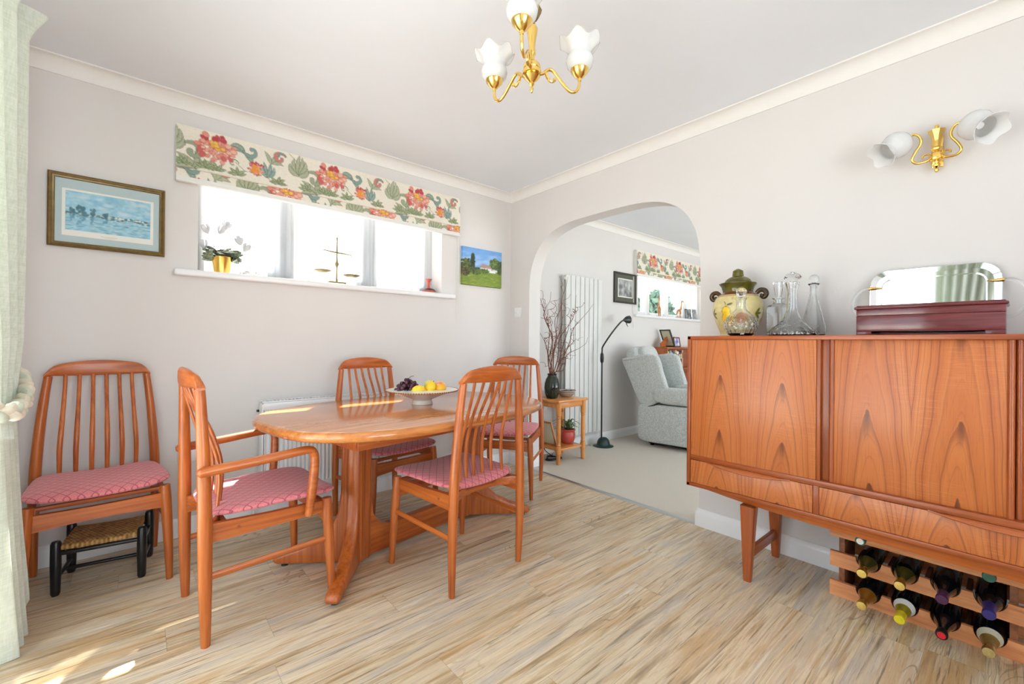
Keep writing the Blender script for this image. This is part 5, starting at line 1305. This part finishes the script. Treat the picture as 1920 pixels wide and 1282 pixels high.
def grey_photo(seed, w_, h_, tone):
    p = Paint(w_, h_, 400, C(*tone)); rn = random.Random(seed)
    for i in range(90):
        g = rn.randrange(60, 220); p.ell(rn.uniform(0, w_), rn.uniform(0, h_), rn.uniform(.01, .05), rn.uniform(.008, .03), C(g, g, g), rn.uniform(0, 3), .5, .6)
    return p
plain('dark_frame', C(50, 46, 38), .4, vary=.3, scale=30); plain('green_mat', C(84, 86, 74), .8, vary=.05)
wp = thing('framed_photo', 'dark-framed grey picture on the living room wall by the far window', 'picture', (1.728, -.002, 1.700))
frame(MB(), .430, .348, .022, .020).obj('frame', 'dark_frame', wp, smooth=30)
MB().b2((-.20, -.008, -.16), (.20, -.003, .16), 0).obj('mount', 'green_mat', wp)
ph = grey_photo(3, .27, .2, (176, 178, 176)); mp = MB().b2((-.142, -.0095, -.107), (.142, -.008, .107), 0).obj('inner_mount', 'paper_mount', wp)
MB().grid(lambda u, v: (-.132+.264*u, -.010, -.097+.194*v), 60, 44).obj('photo', 'print_ink', wp, smooth=0, col=lambda co: ph.at(co[:, 0]+.132, co[:, 2]+.097))

# recliner
ac = thing('armchair', 'grey upholstered winged recliner armchair in the living room', 'armchair', (1.825, -.585, .004), R(8)); ac.scale = (.9, 1, 1)
def puff(mb, c, s, n=14, e=.45, m=None):
    # superellipsoid pillow
    def f(u, v):
        a = (u*2-1)*PI; b = (v-.5)*PI
        g = lambda w_, q: math.copysign(abs(w_)**q, w_)
        return (c[0]+s[0]*g(math.cos(b), e)*g(math.cos(a), e), c[1]+s[1]*g(math.cos(b), e)*g(math.sin(a), e), c[2]+s[2]*g(math.sin(b), e))
    mb.grid(f, n*3, n*2, m); return mb
GU = 'grey_upholstery'
for s in (-1, 1):
    mb = MB(); puff(mb, (s*.30, -.08, .245), (.062, .36, .195), e=.22); mb.obj('side_panel', GU, ac, smooth=80)
    mb = MB(); puff(mb, (s*.300, -.20, .535), (.082, .33, .085), e=.5); mb.obj('arm_pad', GU, ac, smooth=80)
mb = MB(); puff(mb, (0, -.10, .24), (.25, .34, .17), e=.25); mb.obj('base', GU, ac, smooth=80)
mb = MB(); puff(mb, (0, -.20, .465), (.225, .32, .085), e=.45); mb.obj('seat_cushion', GU, ac, smooth=80)
lean = TR((0, .23, .42), (R(-17), 0, 0))
mb = MB(); puff(mb, (0, .02, .30), (.27, .075, .335), e=.42, m=lean); mb.obj('backrest', GU, ac, smooth=80)
mb = MB(); puff(mb, (0, -.065, .47), (.20, .075, .150), e=.6, m=lean); mb.obj('head_cushion', GU, ac, smooth=80)
mb = MB(); puff(mb, (0, -.075, .20), (.205, .075, .150), e=.6, m=lean); mb.obj('back_cushion', GU, ac, smooth=80)
for s in (-1, 1):
    wg = [(.20, .40), (.115, .43), (-.02, .50), (-.05, .54), (-.03, .60), (.03, .78), (.05, .86), (.075, .925), (.12, .95), (.19, .955), (.29, .94), (.40, .915), (.47, .90), (.48, .88), (.42, .76), (.33, .56), (.27, .44)]
    mb = MB().prism(wg, .085, .030, 4, Matrix.Translation((s*.305-.0425, 0, 0)) @ YZ); mb.obj('wing', GU, ac, smooth=60)
for s in (-1, 1): MB().tube([(s*.352, .215, .395), (s*.354, .10, .435), (s*.354, -.03, .500)], .0075, 8).obj('recline_gap_shade', 'dark_metal', ac)  # dark tube stands in for the shade in the gap under the wing
MB().box((0, -.08, .035), (.50, .56, .03), .004).obj('underframe', 'dark_metal', ac)
for sx in (-1, 1):
    for sy_ in (-1, 1): MB().lathe([(.018, 0), (.020, .004), (.018, .05)], 12, TR((sx*.22, -.08+sy_*.25, 0))).obj('foot', 'black_plastic', ac)

# bookcase with books and frames
BKX, BKY = 2.315, -.205
bk = thing('bookcase', 'reddish wooden bookcase full of books under the living room window', 'bookcase', (BKX, BKY, .004))
BW = 1.35
for x in (0, BW-.018): MB().b2((x, 0, 0), (x+.018, .183, 1.005), .001).obj('side_panel', 'teak_z', bk)
MB().b2((-.003, -.003, 1.005), (BW+.003, .183, 1.023), .002).obj('top_board', 'teak_x', bk)
for z in (.06, .49, .745): MB().b2((.018, .002, z), (BW-.018, .178, z+.018), .001).obj('shelf', 'teak_x', bk)
MB().b2((.004, .178, .02), (BW-.004, .1825, 1.0), 0).obj('back_board', 'dark_teak_x', bk)
ORD = ['first', 'second', 'third', 'fourth', 'fifth', 'sixth', 'seventh', 'eighth', 'ninth', 'tenth', 'eleventh', 'twelfth', 'thirteenth', 'fourteenth', 'fifteenth', 'sixteenth']
BC = {'cream': (226, 214, 170), 'tan': (204, 178, 140), 'dark green': (34, 104, 84), 'teal': (40, 120, 120), 'lilac': (196, 190, 206), 'navy': (38, 46, 84), 'pale blue': (160, 190, 200), 'pink': (222, 176, 150), 'white': (232, 232, 228), 'maroon': (110, 36, 54), 'black': (30, 30, 34), 'blue': (50, 80, 160), 'grey': (150, 150, 150), 'yellow': (222, 186, 70), 'orange': (222, 140, 80), 'olive': (96, 92, 62)}
for nme, c in BC.items(): plain('book_'+nme.replace(' ', '_'), C(*c), .5, vary=.08, scale=30)
bmx = {}
def books(shelf, zb, seq, hmin, hmax, seed):
    rn = random.Random(seed); x = .022
    for i, nme in enumerate(seq):
        w_ = rn.uniform(.020, .034); h_ = rn.uniform(hmin, hmax); d_ = rn.uniform(.125, .145)
        t = thing('book', f'{nme} book, {ORD[i]} from the left on the {shelf} shelf of the bookcase', 'book', (BKX+x+w_/2, BKY+.015, .004+zb+.0185), group=f'books on the {shelf} bookcase shelf')
        mb = MB().b2((-w_/2, .0, 0), (-w_/2+.002, d_, h_), .0005); mb.b2((w_/2-.002, 0, 0), (w_/2, d_, h_), .0005); mb.b2((-w_/2, -.001, 0), (w_/2, .002, h_), .001)
        mb.obj('cover', 'book_'+nme.replace(' ', '_'), t); MB().b2((-w_/2+.0022, .003, .003), (w_/2-.0022, d_-.003, h_-.003), 0).obj('pages', 'paper_cream', t)
        MB().b2((-w_*.3, -.0016, h_*.55), (w_*.3, -.0008, h_*.85), 0).obj('spine_label', 'book_'+('cream' if nme in ('navy', 'blue', 'dark green', 'teal', 'maroon', 'black', 'olive') else 'maroon'), t)
        x += w_+.0012
books('upper', .745, ['cream', 'tan', 'dark green', 'lilac', 'pale blue', 'navy', 'teal', 'pink', 'cream', 'white', 'maroon', 'black', 'maroon', 'tan'], .195, .225, 1)
books('middle', .49, ['grey', 'black', 'olive', 'lilac', 'white', 'blue', 'navy', 'tan', 'yellow', 'cream', 'pink', 'orange', 'white', 'olive'], .19, .222, 2)
zt = .004+1.023+.0005
ef = thing('easel_frame', 'small framed picture propped at a slant on the bookcase, seen from its edge', 'picture frame', (BKX+.19, BKY+.075, zt), rot=(R(-24), 0, R(75)))
frame(MB(), .17, .23, .018, .016).obj('frame', 'dark_frame', ef, loc=(0, 0, .117)); MB().box((0, -.004, .117), (.14, .003, .2), 0).obj('picture', 'paper_cream', ef)
bd = MB().prism([(0, 0), (.10, 0), (.165, .12), (.145, .135), (.0, .045)], .018, .002, 1, Matrix.Translation((0, .0, 0)) @ XZ)
tag(bd.obj('wooden_stand', 'teak_x', loc=(BKX+.005, BKY+.10, zt)), 'brown wooden stand propping the slanted picture on the bookcase', 'stand')
sf = thing('photo_frame', 'small dark red photo frame with a blue photo, standing on the bookcase', 'photo frame', (BKX+.435, BKY+.11, zt), rot=(R(-9), 0, R(6)))
frame(MB(), .18, .130, .018, .014).obj('frame', 'mahogany', sf, loc=(0, 0, .065)); 
bpz = Paint(.15, .1, 400, C(226, 226, 234)); rn = random.Random(9)
for i in range(40): bpz.ell(.075+rn.gauss(0, .025), .05+rn.gauss(0, .02), .014, .012, [C(70, 80, 180), C(110, 120, 200), C(60, 60, 120), C(180, 170, 200)][i % 4], 0, .4, .8)
MB().grid(lambda u, v: (-.073+.146*u, -.006, .016+.098*v), 40, 28).obj('photo', 'print_ink', sf, smooth=0, col=lambda co: bpz.at(co[:, 0]+.073, co[:, 2]-.016))

# giraffes and photo frames on the far sill
def gir_mat():
    g = G('carved_giraffe'); n = g.n('ShaderNodeTexVoronoi', {'Vector': g.obj(), 'Scale': 55.0}).outputs[0]
    g.P(Base_Color=g.ramp(n, [(.25, C(136, 72, 34)), (.5, C(196, 136, 84))]), Roughness=.4); M['carved_giraffe'] = g.m
gir_mat()
def giraffe(label, loc, rz, k):
    t = thing('giraffe_figurine', label, 'figurine', loc, rz, 'carved giraffes on the sill')
    mb = MB()
    body = bez([(-.036, 0, .096), (-.022, 0, .106), (0, 0, .112), (.020, 0, .122), (.030, 0, .140), (.036, 0, .175), (.040, 0, .212), (.044, 0, .232), (.056, 0, .234), (.072, 0, .226)], 4)
    mb.tube([q*k for q in body], [r*k for r in lerpn([.006, .016, .019, .018, .013, .0085, .0068, .009, .008, .004], len(body))], 12)
    for x, y in ((-.026, .010), (-.026, -.010), (.020, .010), (.020, -.010)):
        mb.tube([Vector(q)*k for q in bez([(x, y*.8, .104), (x*1.05, y, .07), (x*.98, y, .045), (x*1.02, y, .012), (x*1.05, y, 0)], 3)], [r*k for r in lerpn([.011, .0065, .0045, .0038, .005], 13)], 8)
    for s in (-1, 1):
        mb.tube([Vector((.046, s*.004, .238))*k, Vector((.044, s*.006, .254))*k], .0018*k, 6); mb.tube([Vector((.043, s*.006, .236))*k, Vector((.036, s*.016, .242))*k], [.004*k, .001*k], 6)
    mb.tube([Vector(q)*k for q in ((-.036, 0, .10), (-.046, 0, .085), (-.048, 0, .060))], [.003*k, .002*k, .003*k], 6)
    mb.obj('body', 'carved_giraffe', t, smooth=70); return t
giraffe('carved wooden giraffe on the left of the far window sill', (2.56, .05, 1.4135), R(200), 1.0)
giraffe('carved wooden giraffe next to the small photo frames on the far window sill', (3.06, .05, 1.4135), R(-20), 1.0)
for lab, x, w_, h_, rz, sd in (('small dark photo frame standing next to the right giraffe on the far sill', 3.33, .09, .145, R(-35), 5), ('pale photo frame with a face photo at the end of the far window sill', 3.52, .17, .155, R(8), 6)):
    t = thing('photo_frame', lab, 'photo frame', (x, .06, 1.4135), rot=(R(-8), 0, rz))
    frame(MB(), w_, h_, .010, .012).obj('frame', 'dark_frame' if sd == 5 else 'grey_metal', t, loc=(0, 0, h_/2+.002)); pq = grey_photo(sd, w_, h_, (110, 110, 112) if sd == 5 else (214, 214, 212))
    MB().grid(lambda u, v: (-w_/2+.008+(w_-.016)*u, -.004, .010+(h_-.016)*v), 20, 30).obj('photo', 'print_ink', t, smooth=0, col=lambda co, pq=pq, w_=w_: pq.at(co[:, 0]+w_/2, co[:, 2]))
